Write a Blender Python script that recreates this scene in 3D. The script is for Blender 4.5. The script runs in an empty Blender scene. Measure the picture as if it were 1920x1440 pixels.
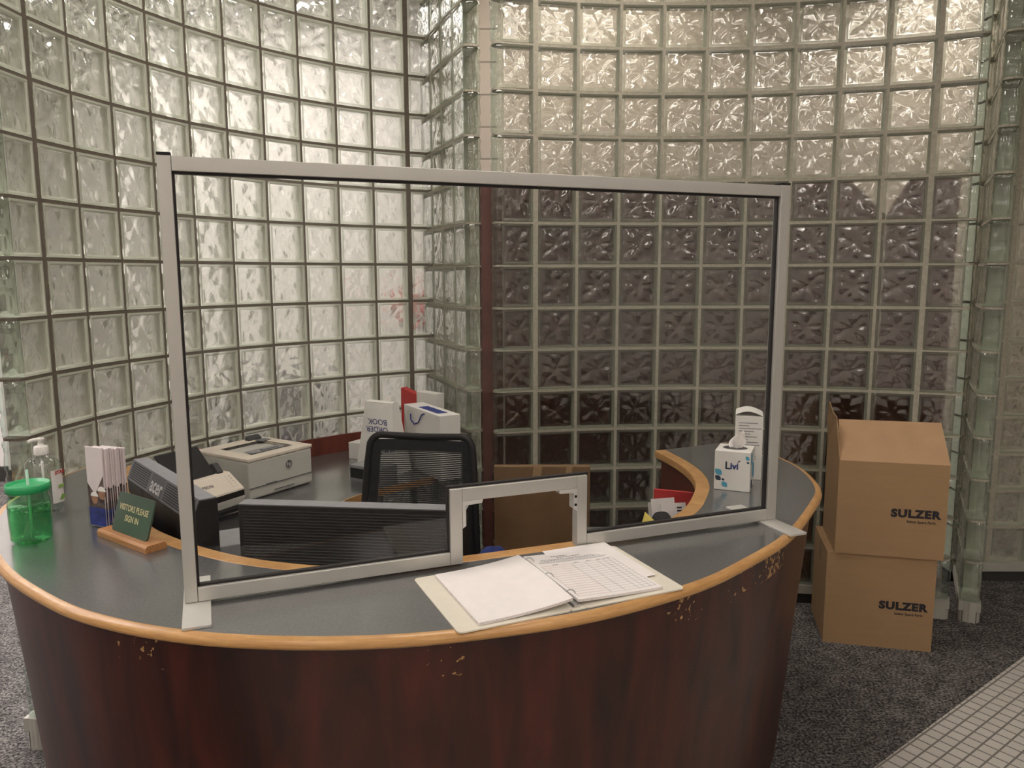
import bpy, bmesh, math, random
import numpy as np
from mathutils import Vector, Matrix

random.seed(7)
rng = np.random.RandomState(7)
scene = bpy.context.scene
COL = scene.collection
PI = math.pi

# ------------------------------------------------------------------ camera, world, exposure
CAM_Z = 1.65
cam_data = bpy.data.cameras.new('camera')
cam_data.sensor_fit = 'HORIZONTAL'
cam_data.sensor_width = 36.0
cam_data.lens = 36.0 * 1457.92 / 1920.0
cam_data.clip_start = 0.05
cam = bpy.data.objects.new('camera', cam_data)
COL.objects.link(cam)
cam.matrix_world = (Matrix.Translation((0, 0, CAM_Z)) @ Matrix.Rotation(PI / 2 - 0.13860576, 4, 'X')
                    @ Matrix.Rotation(-0.0033, 4, 'Z'))
scene.camera = cam

scene.view_settings.view_transform = 'Standard'
scene.view_settings.look = 'None'
scene.view_settings.gamma = 1.0
scene.view_settings.use_curve_mapping = False
scene.view_settings.exposure = 0.65
scene.cycles.transparent_max_bounces = 32

world = bpy.data.worlds.new('world')
scene.world = world
world.use_nodes = True
world.node_tree.nodes['Background'].inputs[0].default_value = (1.0, 0.95, 0.88, 1)
world.node_tree.nodes['Background'].inputs[1].default_value = 0.05

FRONT_LIGHT = 9.0      # ceiling lamps over the lobby side
BACK_LIGHT = 13.5      # ceiling lamps behind the left block wall
SIDE_FILL = 4.8       # added, unseen lamps that brighten the space behind the right block wall


# ------------------------------------------------------------------ materials
def new_mat(name):
    m = bpy.data.materials.new(name)
    m.use_nodes = True
    nt = m.node_tree
    return m, nt, nt.nodes['Principled BSDF']


def srgb(h):
    h = h.lstrip('#')
    c = [int(h[i:i + 2], 16) / 255 for i in (0, 2, 4)]
    return tuple(((x + .055) / 1.055) ** 2.4 if x > .04045 else x / 12.92 for x in c)


def mat(name, color, rough=0.5, metal=0.0, var=0.06, scale=30.0, bump=0.0, stretch=(1, 1, 1), spec=0.5, coat=0.0):
    """Principled surface whose colour wanders a little with procedural noise."""
    if isinstance(color, str):
        color = srgb(color)
    m, nt, b = new_mat(name)
    tc = nt.nodes.new('ShaderNodeTexCoord')
    mp = nt.nodes.new('ShaderNodeMapping')
    mp.inputs['Scale'].default_value = stretch
    nz = nt.nodes.new('ShaderNodeTexNoise')
    nz.inputs['Scale'].default_value = scale
    nz.inputs['Detail'].default_value = 4
    rp = nt.nodes.new('ShaderNodeValToRGB')
    rp.color_ramp.elements[0].position = .3
    rp.color_ramp.elements[1].position = .7
    rp.color_ramp.elements[0].color = tuple(c * (1 - var) for c in color) + (1,)
    rp.color_ramp.elements[1].color = tuple(min(1, c * (1 + var)) for c in color) + (1,)
    nt.links.new(tc.outputs['Object'], mp.inputs[0])
    nt.links.new(mp.outputs[0], nz.inputs[0])
    nt.links.new(nz.outputs[0], rp.inputs[0])
    nt.links.new(rp.outputs[0], b.inputs['Base Color'])
    b.inputs['Roughness'].default_value = rough
    b.inputs['Metallic'].default_value = metal
    b.inputs['Specular IOR Level'].default_value = spec
    b.inputs['Coat Weight'].default_value = coat
    b.inputs['Coat Roughness'].default_value = .15
    if bump:
        bp = nt.nodes.new('ShaderNodeBump')
        bp.inputs['Strength'].default_value = bump
        bp.inputs['Distance'].default_value = .002
        nt.links.new(nz.outputs[0], bp.inputs['Height'])
        nt.links.new(bp.outputs[0], b.inputs['Normal'])
    return m


def clear_mat(name, tint, ior=1.5, rough=0.0, bump=0.0, bscale=40.0, gain=1.0):
    """Thin clear sheet: sees straight through, mirrors by Fresnel."""
    m = bpy.data.materials.new(name)
    m.use_nodes = True
    nt = m.node_tree
    nt.nodes.clear()
    out = nt.nodes.new('ShaderNodeOutputMaterial')
    mix = nt.nodes.new('ShaderNodeMixShader')
    tr = nt.nodes.new('ShaderNodeBsdfTransparent')
    tr.inputs[0].default_value = tuple(tint) + (1,)
    gl = nt.nodes.new('ShaderNodeBsdfGlossy')
    gl.inputs['Roughness'].default_value = rough
    lw = nt.nodes.new('ShaderNodeLayerWeight')
    lw.inputs['Blend'].default_value = .5
    pw = nt.nodes.new('ShaderNodeMath')
    pw.operation = 'POWER'
    pw.inputs[1].default_value = 5
    f0 = ((ior - 1) / (ior + 1)) ** 2
    fr = nt.nodes.new('ShaderNodeMath')
    fr.operation = 'MULTIPLY_ADD'
    fr.inputs[1].default_value = 1 - f0
    fr.inputs[2].default_value = f0
    nt.links.new(lw.outputs['Facing'], pw.inputs[0])
    nt.links.new(pw.outputs[0], fr.inputs[0])
    if bump:
        tc = nt.nodes.new('ShaderNodeTexCoord')
        nz = nt.nodes.new('ShaderNodeTexNoise')
        nz.inputs['Scale'].default_value = bscale
        nz.inputs['Detail'].default_value = 1.5
        bp = nt.nodes.new('ShaderNodeBump')
        bp.inputs['Strength'].default_value = bump
        bp.inputs['Distance'].default_value = .01
        nt.links.new(tc.outputs['Object'], nz.inputs[0])
        nt.links.new(nz.outputs[0], bp.inputs['Height'])
        nt.links.new(bp.outputs[0], gl.inputs['Normal'])
        nt.links.new(bp.outputs[0], lw.inputs['Normal'])
    fac = fr.outputs[0]
    if gain != 1.0:
        mu = nt.nodes.new('ShaderNodeMath')
        mu.operation = 'MULTIPLY'
        mu.use_clamp = True
        mu.inputs[1].default_value = gain
        nt.links.new(fac, mu.inputs[0])
        fac = mu.outputs[0]
    nt.links.new(fac, mix.inputs[0])
    nt.links.new(tr.outputs[0], mix.inputs[1])
    nt.links.new(gl.outputs[0], mix.inputs[2])
    nt.links.new(mix.outputs[0], out.inputs[0])
    return m


def refract_mat(name, tint, ior=1.5, rough=0.0):
    m, nt, b = new_mat(name)
    b.inputs['Base Color'].default_value = tuple(tint) + (1,)
    b.inputs['Transmission Weight'].default_value = 1.0
    b.inputs['Roughness'].default_value = rough
    b.inputs['IOR'].default_value = ior
    return m


def refract_mix(name, tint, ior, through, gloss=0.0):
    """pressed pane: part of the light bends through it, part passes straight"""
    m = bpy.data.materials.new(name)
    m.use_nodes = True
    nt = m.node_tree
    nt.nodes.clear()
    out = nt.nodes.new('ShaderNodeOutputMaterial')
    mix = nt.nodes.new('ShaderNodeMixShader')
    mix.inputs[0].default_value = through
    gl = nt.nodes.new('ShaderNodeBsdfGlass')
    gl.inputs['Color'].default_value = tuple(tint) + (1,)
    gl.inputs['IOR'].default_value = ior
    gl.inputs['Roughness'].default_value = 0
    tr = nt.nodes.new('ShaderNodeBsdfTransparent')
    tr.inputs[0].default_value = tuple(tint) + (1,)
    nt.links.new(gl.outputs[0], mix.inputs[1])
    nt.links.new(tr.outputs[0], mix.inputs[2])
    last = mix
    if gloss:
        go = nt.nodes.new('ShaderNodeBsdfGlossy')
        go.inputs['Roughness'].default_value = .05
        lw = nt.nodes.new('ShaderNodeLayerWeight')
        lw.inputs['Blend'].default_value = .5
        pw = nt.nodes.new('ShaderNodeMath')
        pw.operation = 'POWER'
        pw.inputs[1].default_value = 5
        ma = nt.nodes.new('ShaderNodeMath')
        ma.operation = 'MULTIPLY_ADD'
        ma.inputs[1].default_value = .9
        ma.inputs[2].default_value = .04 * gloss
        nt.links.new(lw.outputs['Facing'], pw.inputs[0])
        nt.links.new(pw.outputs[0], ma.inputs[0])
        last = nt.nodes.new('ShaderNodeMixShader')
        nt.links.new(ma.outputs[0], last.inputs[0])
        nt.links.new(mix.outputs[0], last.inputs[1])
        nt.links.new(go.outputs[0], last.inputs[2])
    nt.links.new(last.outputs[0], out.inputs[0])
    return m


def rim_mat(name, color, through):
    """thick pale glass edge of a block: half clear, half milky"""
    m, nt, b = new_mat(name)
    b.inputs['Base Color'].default_value = tuple(color) + (1,)
    b.inputs['Roughness'].default_value = .12
    tr = nt.nodes.new('ShaderNodeBsdfTransparent')
    tr.inputs[0].default_value = (.9, .95, .9, 1)
    mix = nt.nodes.new('ShaderNodeMixShader')
    mix.inputs[0].default_value = through
    out = nt.nodes['Material Output']
    nt.links.new(b.outputs[0], mix.inputs[1])
    nt.links.new(tr.outputs[0], mix.inputs[2])
    nt.links.new(mix.outputs[0], out.inputs[0])
    return m


def emit_mat(name, color, strength):
    m, nt, b = new_mat(name)
    b.inputs['Base Color'].default_value = (.8, .8, .8, 1)
    b.inputs['Emission Color'].default_value = tuple(color) + (1,)
    b.inputs['Emission Strength'].default_value = strength
    return m


def carpet_mat():
    m, nt, b = new_mat('carpet')
    tc = nt.nodes.new('ShaderNodeTexCoord')
    n1 = nt.nodes.new('ShaderNodeTexNoise')
    n1.inputs['Scale'].default_value = 95
    n1.inputs['Detail'].default_value = 3
    n1.inputs['Roughness'].default_value = .7
    n2 = nt.nodes.new('ShaderNodeTexNoise')
    n2.inputs['Scale'].default_value = 14
    n2.inputs['Detail'].default_value = 4
    ad = nt.nodes.new('ShaderNodeMath')
    ad.operation = 'MULTIPLY_ADD'
    ad.inputs[1].default_value = .25
    nt.links.new(tc.outputs['Object'], n1.inputs[0])
    nt.links.new(tc.outputs['Object'], n2.inputs[0])
    nt.links.new(n2.outputs[0], ad.inputs[0])
    nt.links.new(n1.outputs[0], ad.inputs[2])
    rp = nt.nodes.new('ShaderNodeValToRGB')
    e = rp.color_ramp.elements
    e[0].position, e[0].color = .50, (.025, .024, .024, 1)
    e[1].position, e[1].color = .78, (.30, .28, .265, 1)
    k = rp.color_ramp.elements.new(.62)
    k.color = (.105, .098, .095, 1)
    nt.links.new(ad.outputs[0], rp.inputs[0])
    nt.links.new(rp.outputs[0], b.inputs['Base Color'])
    b.inputs['Roughness'].default_value = .95
    b.inputs['Specular IOR Level'].default_value = .1
    bp = nt.nodes.new('ShaderNodeBump')
    bp.inputs['Strength'].default_value = .8
    bp.inputs['Distance'].default_value = .006
    nt.links.new(n1.outputs[0], bp.inputs['Height'])
    nt.links.new(bp.outputs[0], b.inputs['Normal'])
    return m


def brick_mat(name, c1, c2, grout, bw, bh, mortar, angle=0.0, rough=.35, vertical=False, offset=0.0):
    m, nt, b = new_mat(name)
    tc = nt.nodes.new('ShaderNodeTexCoord')
    mp = nt.nodes.new('ShaderNodeMapping')
    mp.inputs['Rotation'].default_value = (PI / 2 if vertical else 0, 0, angle)
    br = nt.nodes.new('ShaderNodeTexBrick')
    br.offset = offset
    br.inputs['Color1'].default_value = tuple(c1) + (1,)
    br.inputs['Color2'].default_value = tuple(c2) + (1,)
    br.inputs['Mortar'].default_value = tuple(grout) + (1,)
    br.inputs['Scale'].default_value = 1
    br.inputs['Brick Width'].default_value = bw
    br.inputs['Row Height'].default_value = bh
    br.inputs['Mortar Size'].default_value = mortar
    br.inputs['Mortar Smooth'].default_value = .1
    nt.links.new(tc.outputs['Object'], mp.inputs[0])
    nt.links.new(mp.outputs[0], br.inputs[0])
    nt.links.new(br.outputs[0], b.inputs['Base Color'])
    b.inputs['Roughness'].default_value = rough
    bp = nt.nodes.new('ShaderNodeBump')
    bp.invert = True
    bp.inputs['Strength'].default_value = .5
    bp.inputs['Distance'].default_value = .002
    nt.links.new(br.outputs['Fac'], bp.inputs['Height'])
    nt.links.new(bp.outputs[0], b.inputs['Normal'])
    return m


def wood_mat(name, c1, c2, scale=6, stretch=(1, 1, 12), rough=.35, coat=.3, scuff=None):
    m, nt, b = new_mat(name)
    tc = nt.nodes.new('ShaderNodeTexCoord')
    mp = nt.nodes.new('ShaderNodeMapping')
    mp.inputs['Scale'].default_value = stretch
    nz = nt.nodes.new('ShaderNodeTexNoise')
    nz.inputs['Scale'].default_value = scale
    nz.inputs['Detail'].default_value = 6
    nz.inputs['Distortion'].default_value = .6
    rp = nt.nodes.new('ShaderNodeValToRGB')
    rp.color_ramp.elements[0].position = .32
    rp.color_ramp.elements[1].position = .7
    rp.color_ramp.elements[0].color = tuple(c1) + (1,)
    rp.color_ramp.elements[1].color = tuple(c2) + (1,)
    nt.links.new(tc.outputs['Object'], mp.inputs[0])
    nt.links.new(mp.outputs[0], nz.inputs[0])
    nt.links.new(nz.outputs[0], rp.inputs[0])
    col = rp.outputs[0]
    if scuff:
        # flakes of worn veneer just under the top edge (a band of the object's own height)
        sx = nt.nodes.new('ShaderNodeSeparateXYZ')
        nt.links.new(tc.outputs['Object'], sx.inputs[0])
        n2 = nt.nodes.new('ShaderNodeTexNoise')
        n2.inputs['Scale'].default_value = 70
        n2.inputs['Detail'].default_value = 3
        n3 = nt.nodes.new('ShaderNodeTexNoise')
        n3.inputs['Scale'].default_value = 3.4
        nt.links.new(tc.outputs['Object'], n2.inputs[0])
        nt.links.new(tc.outputs['Object'], n3.inputs[0])
        ml = nt.nodes.new('ShaderNodeMath')
        ml.operation = 'MULTIPLY'
        nt.links.new(n2.outputs[0], ml.inputs[0])
        nt.links.new(n3.outputs[0], ml.inputs[1])
        gt = nt.nodes.new('ShaderNodeMath')
        gt.operation = 'GREATER_THAN'
        gt.inputs[1].default_value = .40
        nt.links.new(ml.outputs[0], gt.inputs[0])
        hz = nt.nodes.new('ShaderNodeMath')
        hz.operation = 'GREATER_THAN'
        hz.inputs[1].default_value = scuff[0]
        nt.links.new(sx.outputs['Z'], hz.inputs[0])
        mm = nt.nodes.new('ShaderNodeMath')
        mm.operation = 'MULTIPLY'
        nt.links.new(gt.outputs[0], mm.inputs[0])
        nt.links.new(hz.outputs[0], mm.inputs[1])
        mx = nt.nodes.new('ShaderNodeMix')
        mx.data_type = 'RGBA'
        mx.inputs[7].default_value = scuff[1] + (1,)
        nt.links.new(mm.outputs[0], mx.inputs[0])
        nt.links.new(col, mx.inputs[6])
        col = mx.outputs[2]
    nt.links.new(col, b.inputs['Base Color'])
    b.inputs['Roughness'].default_value = rough
    b.inputs['Specular IOR Level'].default_value = .35
    b.inputs['Coat Weight'].default_value = coat
    b.inputs['Coat Roughness'].default_value = .25
    return m


M = {}
M['mortar_backlit'] = mat('mortar_backlit', (.135, .113, .086), .9, scale=60, var=.12)  # darker than the other mortar: backlit shade put into the colour
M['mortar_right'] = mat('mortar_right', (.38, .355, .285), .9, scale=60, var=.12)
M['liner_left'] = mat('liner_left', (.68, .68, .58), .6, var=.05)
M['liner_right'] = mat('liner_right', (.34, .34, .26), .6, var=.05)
M['pane_front_left'] = refract_mix('pane_front_left', (.985, .99, .98), 1.5, .40, 1.2)
M['pane_front_right'] = refract_mix('pane_front_right', (.985, .99, .98), 1.5, .35, 1.3)
M['pane_back_left'] = refract_mix('pane_back_left', (.97, .98, .965), 1.5, .04)
M['pane_back_right'] = refract_mix('pane_back_right', (.97, .98, .965), 1.5, .35)
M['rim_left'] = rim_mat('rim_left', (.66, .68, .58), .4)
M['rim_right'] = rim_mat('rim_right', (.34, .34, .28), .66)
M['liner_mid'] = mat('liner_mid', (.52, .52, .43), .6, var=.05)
M['pane_end'] = clear_mat('pane_end', (.84, .91, .87), 1.5, .05, bump=.5, bscale=20, gain=2.0)
M['base_metal'] = mat('base_metal', (.46, .45, .40), .5, .2, scale=12)
M['kick'] = mat('kick', (.035, .034, .03), .8)
M['carpet'] = carpet_mat()
M['tile'] = brick_mat('tile', (.60, .575, .53), (.56, .535, .49), (.20, .185, .165), .052, .052, .0035, angle=-.644)
M['tile_wall'] = brick_mat('tile_wall', (.60, .53, .45), (.57, .50, .42), (.30, .26, .21), .6, .2, .006, vertical=True)
M['paint_white'] = mat('paint_white', (.80, .76, .72), .85, scale=3, var=.03)
M['paint_grey'] = mat('paint_grey', (.64, .61, .59), .85, scale=3, var=.03)
M['ceiling'] = mat('ceiling', (.66, .65, .62), .9, scale=80, var=.05)
M['laminate'] = mat('laminate', (.085, .086, .090), .28, scale=140, var=.25, spec=1.0, coat=1.0)
M['edge_wood'] = wood_mat('edge_wood', (.46, .24, .085), (.60, .34, .13), 9, (2, 2, 30), .35, .25)
M['mahogany'] = wood_mat('mahogany', (.020, .0055, .0045), (.075, .014, .008), 5, (3, 3, .5), .34, .06,
                         scuff=(.84, (.42, .25, .10)))
M['mahogany_in'] = wood_mat('mahogany_in', (.10, .018, .010), (.17, .035, .02), 5, (3, 3, .5), .35, .4)
M['maroon'] = mat('maroon', (.140, .054, .044), .55, scale=12, var=.15)
M['alu'] = mat('alu', (.56, .55, .51), .42, .55, scale=8, var=.03)
M['alu_plate'] = mat('alu_plate', (.66, .65, .61), .42, .5, scale=8, var=.03)
M['gasket'] = mat('gasket', (.012, .009, .009), .6)
M['screen_glass'] = clear_mat('screen_glass', (.965, .975, .965), 1.55, 0.0, gain=1.25)
M['black_plastic'] = mat('black_plastic', (.010, .010, .011), .5, spec=.3)
M['black_gloss'] = mat('black_gloss', (.008, .008, .009), .18)
M['dark_grey'] = mat('dark_grey', (.05, .05, .055), .45)
M['slate'] = mat('slate', (.115, .118, .13), .45)
M['slate_light'] = mat('slate_light', (.25, .25, .265), .42)
M['silver'] = mat('silver', (.55, .55, .55), .3, .8)
M['white_plastic'] = mat('white_plastic', (.64, .62, .56), .45, var=.02)
M['cream_plastic'] = mat('cream_plastic', (.74, .66, .56), .45, var=.02)
M['printer_side'] = mat('printer_side', (.56, .55, .50), .5, var=.02)
M['paper'] = mat('paper', (.86, .82, .80), .8, var=.02)
M['paper_edge'] = mat('paper_edge', (.74, .69, .68), .85, var=.12, scale=220)
M['binder_white'] = mat('binder_white', (.78, .73, .62), .4, var=.02)
M['white_card'] = mat('white_card', (.80, .78, .74), .5, var=.02)
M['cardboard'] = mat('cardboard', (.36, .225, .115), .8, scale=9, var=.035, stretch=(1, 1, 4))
M['cardboard_lit'] = mat('cardboard_lit', (.46, .29, .16), .8, scale=9, var=.06)  # lighter brown for the flaps, the light on them put into the colour
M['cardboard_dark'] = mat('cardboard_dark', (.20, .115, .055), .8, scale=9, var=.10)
M['tape'] = mat('tape', (.40, .27, .15), .25)
M['ink'] = mat('ink', (.015, .013, .018), .6)
M['ink_grey'] = mat('ink_grey', (.22, .21, .22), .7)
M['ink_red'] = mat('ink_red', (.42, .11, .12), .7)
M['ink_blue'] = mat('ink_blue', (.02, .035, .22), .6)
M['plaque'] = mat('plaque', (.055, .085, .062), .35, var=.1, scale=6)
M['gold'] = mat('gold', (.72, .62, .36), .4, .2)
M['sign_wood'] = wood_mat('sign_wood', (.38, .17, .065), (.50, .25, .10), 12, (1, 14, 14), .4, .2)
M['clear'] = clear_mat('clear', (.93, .95, .95), 1.45, .02)
M['bottle'] = clear_mat('bottle', (.90, .92, .91), 1.5, .03, gain=1.5)
M['gel'] = clear_mat('gel', (.80, .83, .82), 1.33, .08, bump=.5, bscale=90)
M['green_jar'] = clear_mat('green_jar', (.66, .95, .74), 1.5, .02, gain=1.3)
M['green_water'] = clear_mat('green_water', (.62, .95, .72), 1.33, .0)
M['green_lid'] = mat('green_lid', (.02, .36, .12), .35)
M['straw'] = mat('straw', (.45, .70, .55), .4)
M['pump'] = mat('pump', (.80, .78, .74), .4)
M['label'] = mat('label', (.80, .76, .74), .5)
M['red'] = mat('red', (.50, .03, .03), .5)
M['green_leaf'] = mat('green_leaf', (.25, .42, .10), .6)
M['brochure'] = mat('brochure', (.76, .68, .69), .5, var=.03)
M['photo_dark'] = mat('photo_dark', (.10, .07, .065), .45, scale=60, var=.8)
M['photo_blue'] = mat('photo_blue', (.03, .05, .34), .45, scale=40, var=.5)
M['skin'] = mat('skin', (.36, .19, .12), .6, scale=50, var=.2)
M['mesh_black'] = mat('mesh_black', (.011, .012, .014), .75)
M['fabric_black'] = mat('fabric_black', (.012, .012, .013), .9)
M['cloth_blue'] = mat('cloth_blue', (.02, .035, .16), .9, scale=30, var=.3)
M['teal'] = mat('teal', (.09, .38, .55), .5)
M['navy'] = mat('navy', (.025, .04, .08), .5)
M['tissue'] = mat('tissue', (.88, .84, .81), .9)
M['yellow'] = mat('yellow', (.80, .66, .16), .8)
M['rope_blue'] = mat('rope_blue', (.015, .025, .20), .7)
M['sun_yellow'] = mat('sun_yellow', (.80, .50, .06), .6)
M['tray_void'] = mat('tray_void', (.02, .021, .024), .35)
M['grey_tray'] = mat('grey_tray', (.30, .30, .31), .45)
M['lamp_front'] = emit_mat('lamp_front', (1, .905, .82), FRONT_LIGHT)
M['lamp_back'] = emit_mat('lamp_back', (1, .93, .91), BACK_LIGHT)
M['side_fill'] = emit_mat('side_fill', (1, .89, .78), SIDE_FILL)
M['blue_grey'] = mat('blue_grey', (.33, .35, .40), .8)
M['dark_cloth'] = mat('dark_cloth', (.08, .07, .085), .9)


# ------------------------------------------------------------------ mesh helpers
class MB:
    """collects geometry; build() links it as one mesh object"""

    def __init__(s):
        s.v, s.f, s.mi, s.sm = [], [], [], []

    def add(s, verts, faces, mi=0, smooth=False, M4=None):
        o = len(s.v)
        for p in verts:
            p = Vector(p)
            s.v.append(tuple(M4 @ p) if M4 is not None else tuple(p))
        for f in faces:
            s.f.append(tuple(i + o for i in f))
            s.mi.append(mi)
            s.sm.append(smooth)
        return s

    def box(s, lo, hi, mi=0, M4=None):
        x0, y0, z0 = lo
        x1, y1, z1 = hi
        v = [(x0, y0, z0), (x1, y0, z0), (x1, y1, z0), (x0, y1, z0),
             (x0, y0, z1), (x1, y0, z1), (x1, y1, z1), (x0, y1, z1)]
        f = [(0, 3, 2, 1), (4, 5, 6, 7), (0, 1, 5, 4), (1, 2, 6, 5), (2, 3, 7, 6), (3, 0, 4, 7)]
        return s.add(v, f, mi, False, M4)

    def prism(s, poly, axis, a, b, mi=0, M4=None):
        """poly in the two other axes (cyclic order), extruded along axis from a to b"""
        n = len(poly)

        def P(p, t):
            if axis == 'x':
                return (t, p[0], p[1])
            if axis == 'y':
                return (p[0], t, p[1])
            return (p[0], p[1], t)
        v = [P(p, a) for p in poly] + [P(p, b) for p in poly]
        f = [tuple(range(n))[::-1], tuple(range(n, 2 * n))]
        f += [(i, (i + 1) % n, n + (i + 1) % n, n + i) for i in range(n)]
        return s.add(v, f, mi, False, M4)

    def lathe(s, prof, n=32, mi=0, smooth=True, M4=None, cap=True):
        v, f = [], []
        for r, z in prof:
            for k in range(n):
                a = 2 * PI * k / n
                v.append((r * math.cos(a), r * math.sin(a), z))
        for i in range(len(prof) - 1):
            for k in range(n):
                k2 = (k + 1) % n
                f.append((i * n + k, i * n + k2, (i + 1) * n + k2, (i + 1) * n + k))
        if cap:
            f.append(tuple(range(n))[::-1])
            f.append(tuple((len(prof) - 1) * n + k for k in range(n)))
        return s.add(v, f, mi, smooth, M4)

    def tube(s, path, r, n=10, mi=0, M4=None, closed=False):
        path = [Vector(p) for p in path]
        v, f = [], []
        N = len(path)
        up = Vector((0, 0, 1))
        for i, p in enumerate(path):
            if closed:
                d = path[(i + 1) % N] - path[i - 1]
            else:
                d = path[min(i + 1, N - 1)] - path[max(i - 1, 0)]
            d.normalize()
            x = d.cross(up)
            if x.length < .1:
                x = d.cross(Vector((1, 0, 0)))
            x.normalize()
            y = x.cross(d)
            rr = r[i] if isinstance(r, (list, tuple)) else r
            for k in range(n):
                a = 2 * PI * k / n
                v.append(tuple(p + x * (rr * math.cos(a)) + y * (rr * math.sin(a))))
        for i in range(N if closed else N - 1):
            j = (i + 1) % N
            for k in range(n):
                k2 = (k + 1) % n
                f.append((i * n + k, j * n + k, j * n + k2, i * n + k2))
        if not closed:
            f.append(tuple(range(n)))
            f.append(tuple((N - 1) * n + k for k in range(n))[::-1])
        return s.add(v, f, mi, True, M4)

    def grid(s, fn, nu, nv, mi=0, smooth=True, M4=None):
        v = [fn(i / nu, j / nv) for j in range(nv + 1) for i in range(nu + 1)]
        f = [(j * (nu + 1) + i, j * (nu + 1) + i + 1, (j + 1) * (nu + 1) + i + 1, (j + 1) * (nu + 1) + i)
             for j in range(nv) for i in range(nu)]
        return s.add(v, f, mi, smooth, M4)

    def build(s, name, mats, parent=None, bevel=0.0, seg=2, recalc=True, loc=None, at=None):
        me = bpy.data.meshes.new(name)
        vv = s.v if loc is None else [(a - loc[0], b - loc[1], c - loc[2]) for a, b, c in s.v]
        me.from_pydata(vv, [], s.f)
        mats = mats if isinstance(mats, (list, tuple)) else [mats]
        for m in mats:
            me.materials.append(M[m] if isinstance(m, str) else m)
        me.polygons.foreach_set('material_index', s.mi)
        me.polygons.foreach_set('use_smooth', s.sm)
        if recalc:
            bm = bmesh.new()
            bm.from_mesh(me)
            bmesh.ops.recalc_face_normals(bm, faces=bm.faces)
            bm.to_mesh(me)
            bm.free()
        me.update()
        o = bpy.data.objects.new(name, me)
        COL.objects.link(o)
        if parent is not None:
            o.parent = parent
        if loc is not None or at is not None:
            o.location = loc or at
        if bevel:
            b = o.modifiers.new('bevel', 'BEVEL')
            b.width = bevel
            b.segments = seg
            b.limit_method = 'ANGLE'
            b.angle_limit = .6
            b.harden_normals = False
            for p in me.polygons:
                p.use_smooth = True
            w = o.modifiers.new('weighted', 'WEIGHTED_NORMAL')
            w.keep_sharp = True
        return o


def thing(name, label, cat, loc=(0, 0, 0), rz=0.0, group=None):
    o = bpy.data.objects.new(name, None)
    COL.objects.link(o)
    o.empty_display_size = .05
    o.location = loc
    o.rotation_euler = (0, 0, rz)
    o['label'] = label
    o['category'] = cat
    if group:
        o['group'] = group
    return o


def tag(o, label, cat, group=None):
    o['label'] = label
    o['category'] = cat
    if group:
        o['group'] = group
    return o


def struct(o):
    o['kind'] = 'structure'
    return o


def text_mb(mb, body, size, O, X, Y, mi=0, bold=0.0, align='CENTER', lift=.0006, sx=1.0, space=1.0):
    """lettering laid on a plane through O with reading direction X and up direction Y"""
    cu = bpy.data.curves.new('lettering', 'FONT')
    cu.body = body
    cu.size = size
    cu.align_x = align
    cu.align_y = 'CENTER'
    cu.offset = bold
    cu.space_character = space
    cu.resolution_u = 3
    ob = bpy.data.objects.new('lettering', cu)
    COL.objects.link(ob)
    dg = bpy.context.evaluated_depsgraph_get()
    me = bpy.data.meshes.new_from_object(ob.evaluated_get(dg))
    X = Vector(X).normalized()
    Y = Vector(Y).normalized()
    Nn = X.cross(Y).normalized()
    O = Vector(O) + Nn * lift
    mb.add([O + X * (v.co.x * sx) + Y * v.co.y for v in me.vertices], [tuple(p.vertices) for p in me.polygons], mi)
    bpy.data.objects.remove(ob)
    bpy.data.curves.remove(cu)
    bpy.data.meshes.remove(me)
    return mb


def catmull(P, n=8):
    P = [np.array(p, float) for p in P]
    Q = [2 * P[0] - P[1]] + P + [2 * P[-1] - P[-2]]
    out = []
    for i in range(1, len(Q) - 2):
        for k in range(n):
            t = k / n
            a, b, c, d = Q[i - 1], Q[i], Q[i + 1], Q[i + 2]
            out.append(.5 * (2 * b + (c - a) * t + (2 * a - 5 * b + 4 * c - d) * t * t + (3 * b - a - 3 * c + d) * t ** 3))
    out.append(P[-1])
    return np.array(out)


def offset_curve(C, d):
    """shift an open 2-D curve to its left by d"""
    T = np.gradient(C, axis=0)
    T /= np.linalg.norm(T, axis=1)[:, None]
    return C + np.c_[-T[:, 1], T[:, 0]] * d


# ------------------------------------------------------------------ glass block walls
TH = 0.085     # block thickness
ROW = 0.2


def wave(x, y, v):
    """pressed ripple of a block face, x and y in -1..1"""
    if v & 1:
        x, y = y, -x
    if v & 2:
        x = -x
    r = np.hypot(x, y)
    t = np.arctan2(y, x)
    pet = 1 - np.abs(np.sin(3.5 * t + .9 + 1.6 * np.sin(1.9 * r + .3) + .35 * np.sin(3 * t)))
    h = .75 * (pet ** 1.3 - .4) * np.minimum(1, r * 1.7) \
        + .42 * np.sin(4.4 * x + 1.3 * y + 1.1) * np.cos(3.9 * y - .8 * x - .6) \
        + .16 * np.sin(9 * x - 4 * y + .7) * np.sin(7 * y + 3 * x + 1)
    fade = np.clip((1 - np.maximum(abs(x), abs(y))) * 8, 0, 1)
    return h * fade


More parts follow.
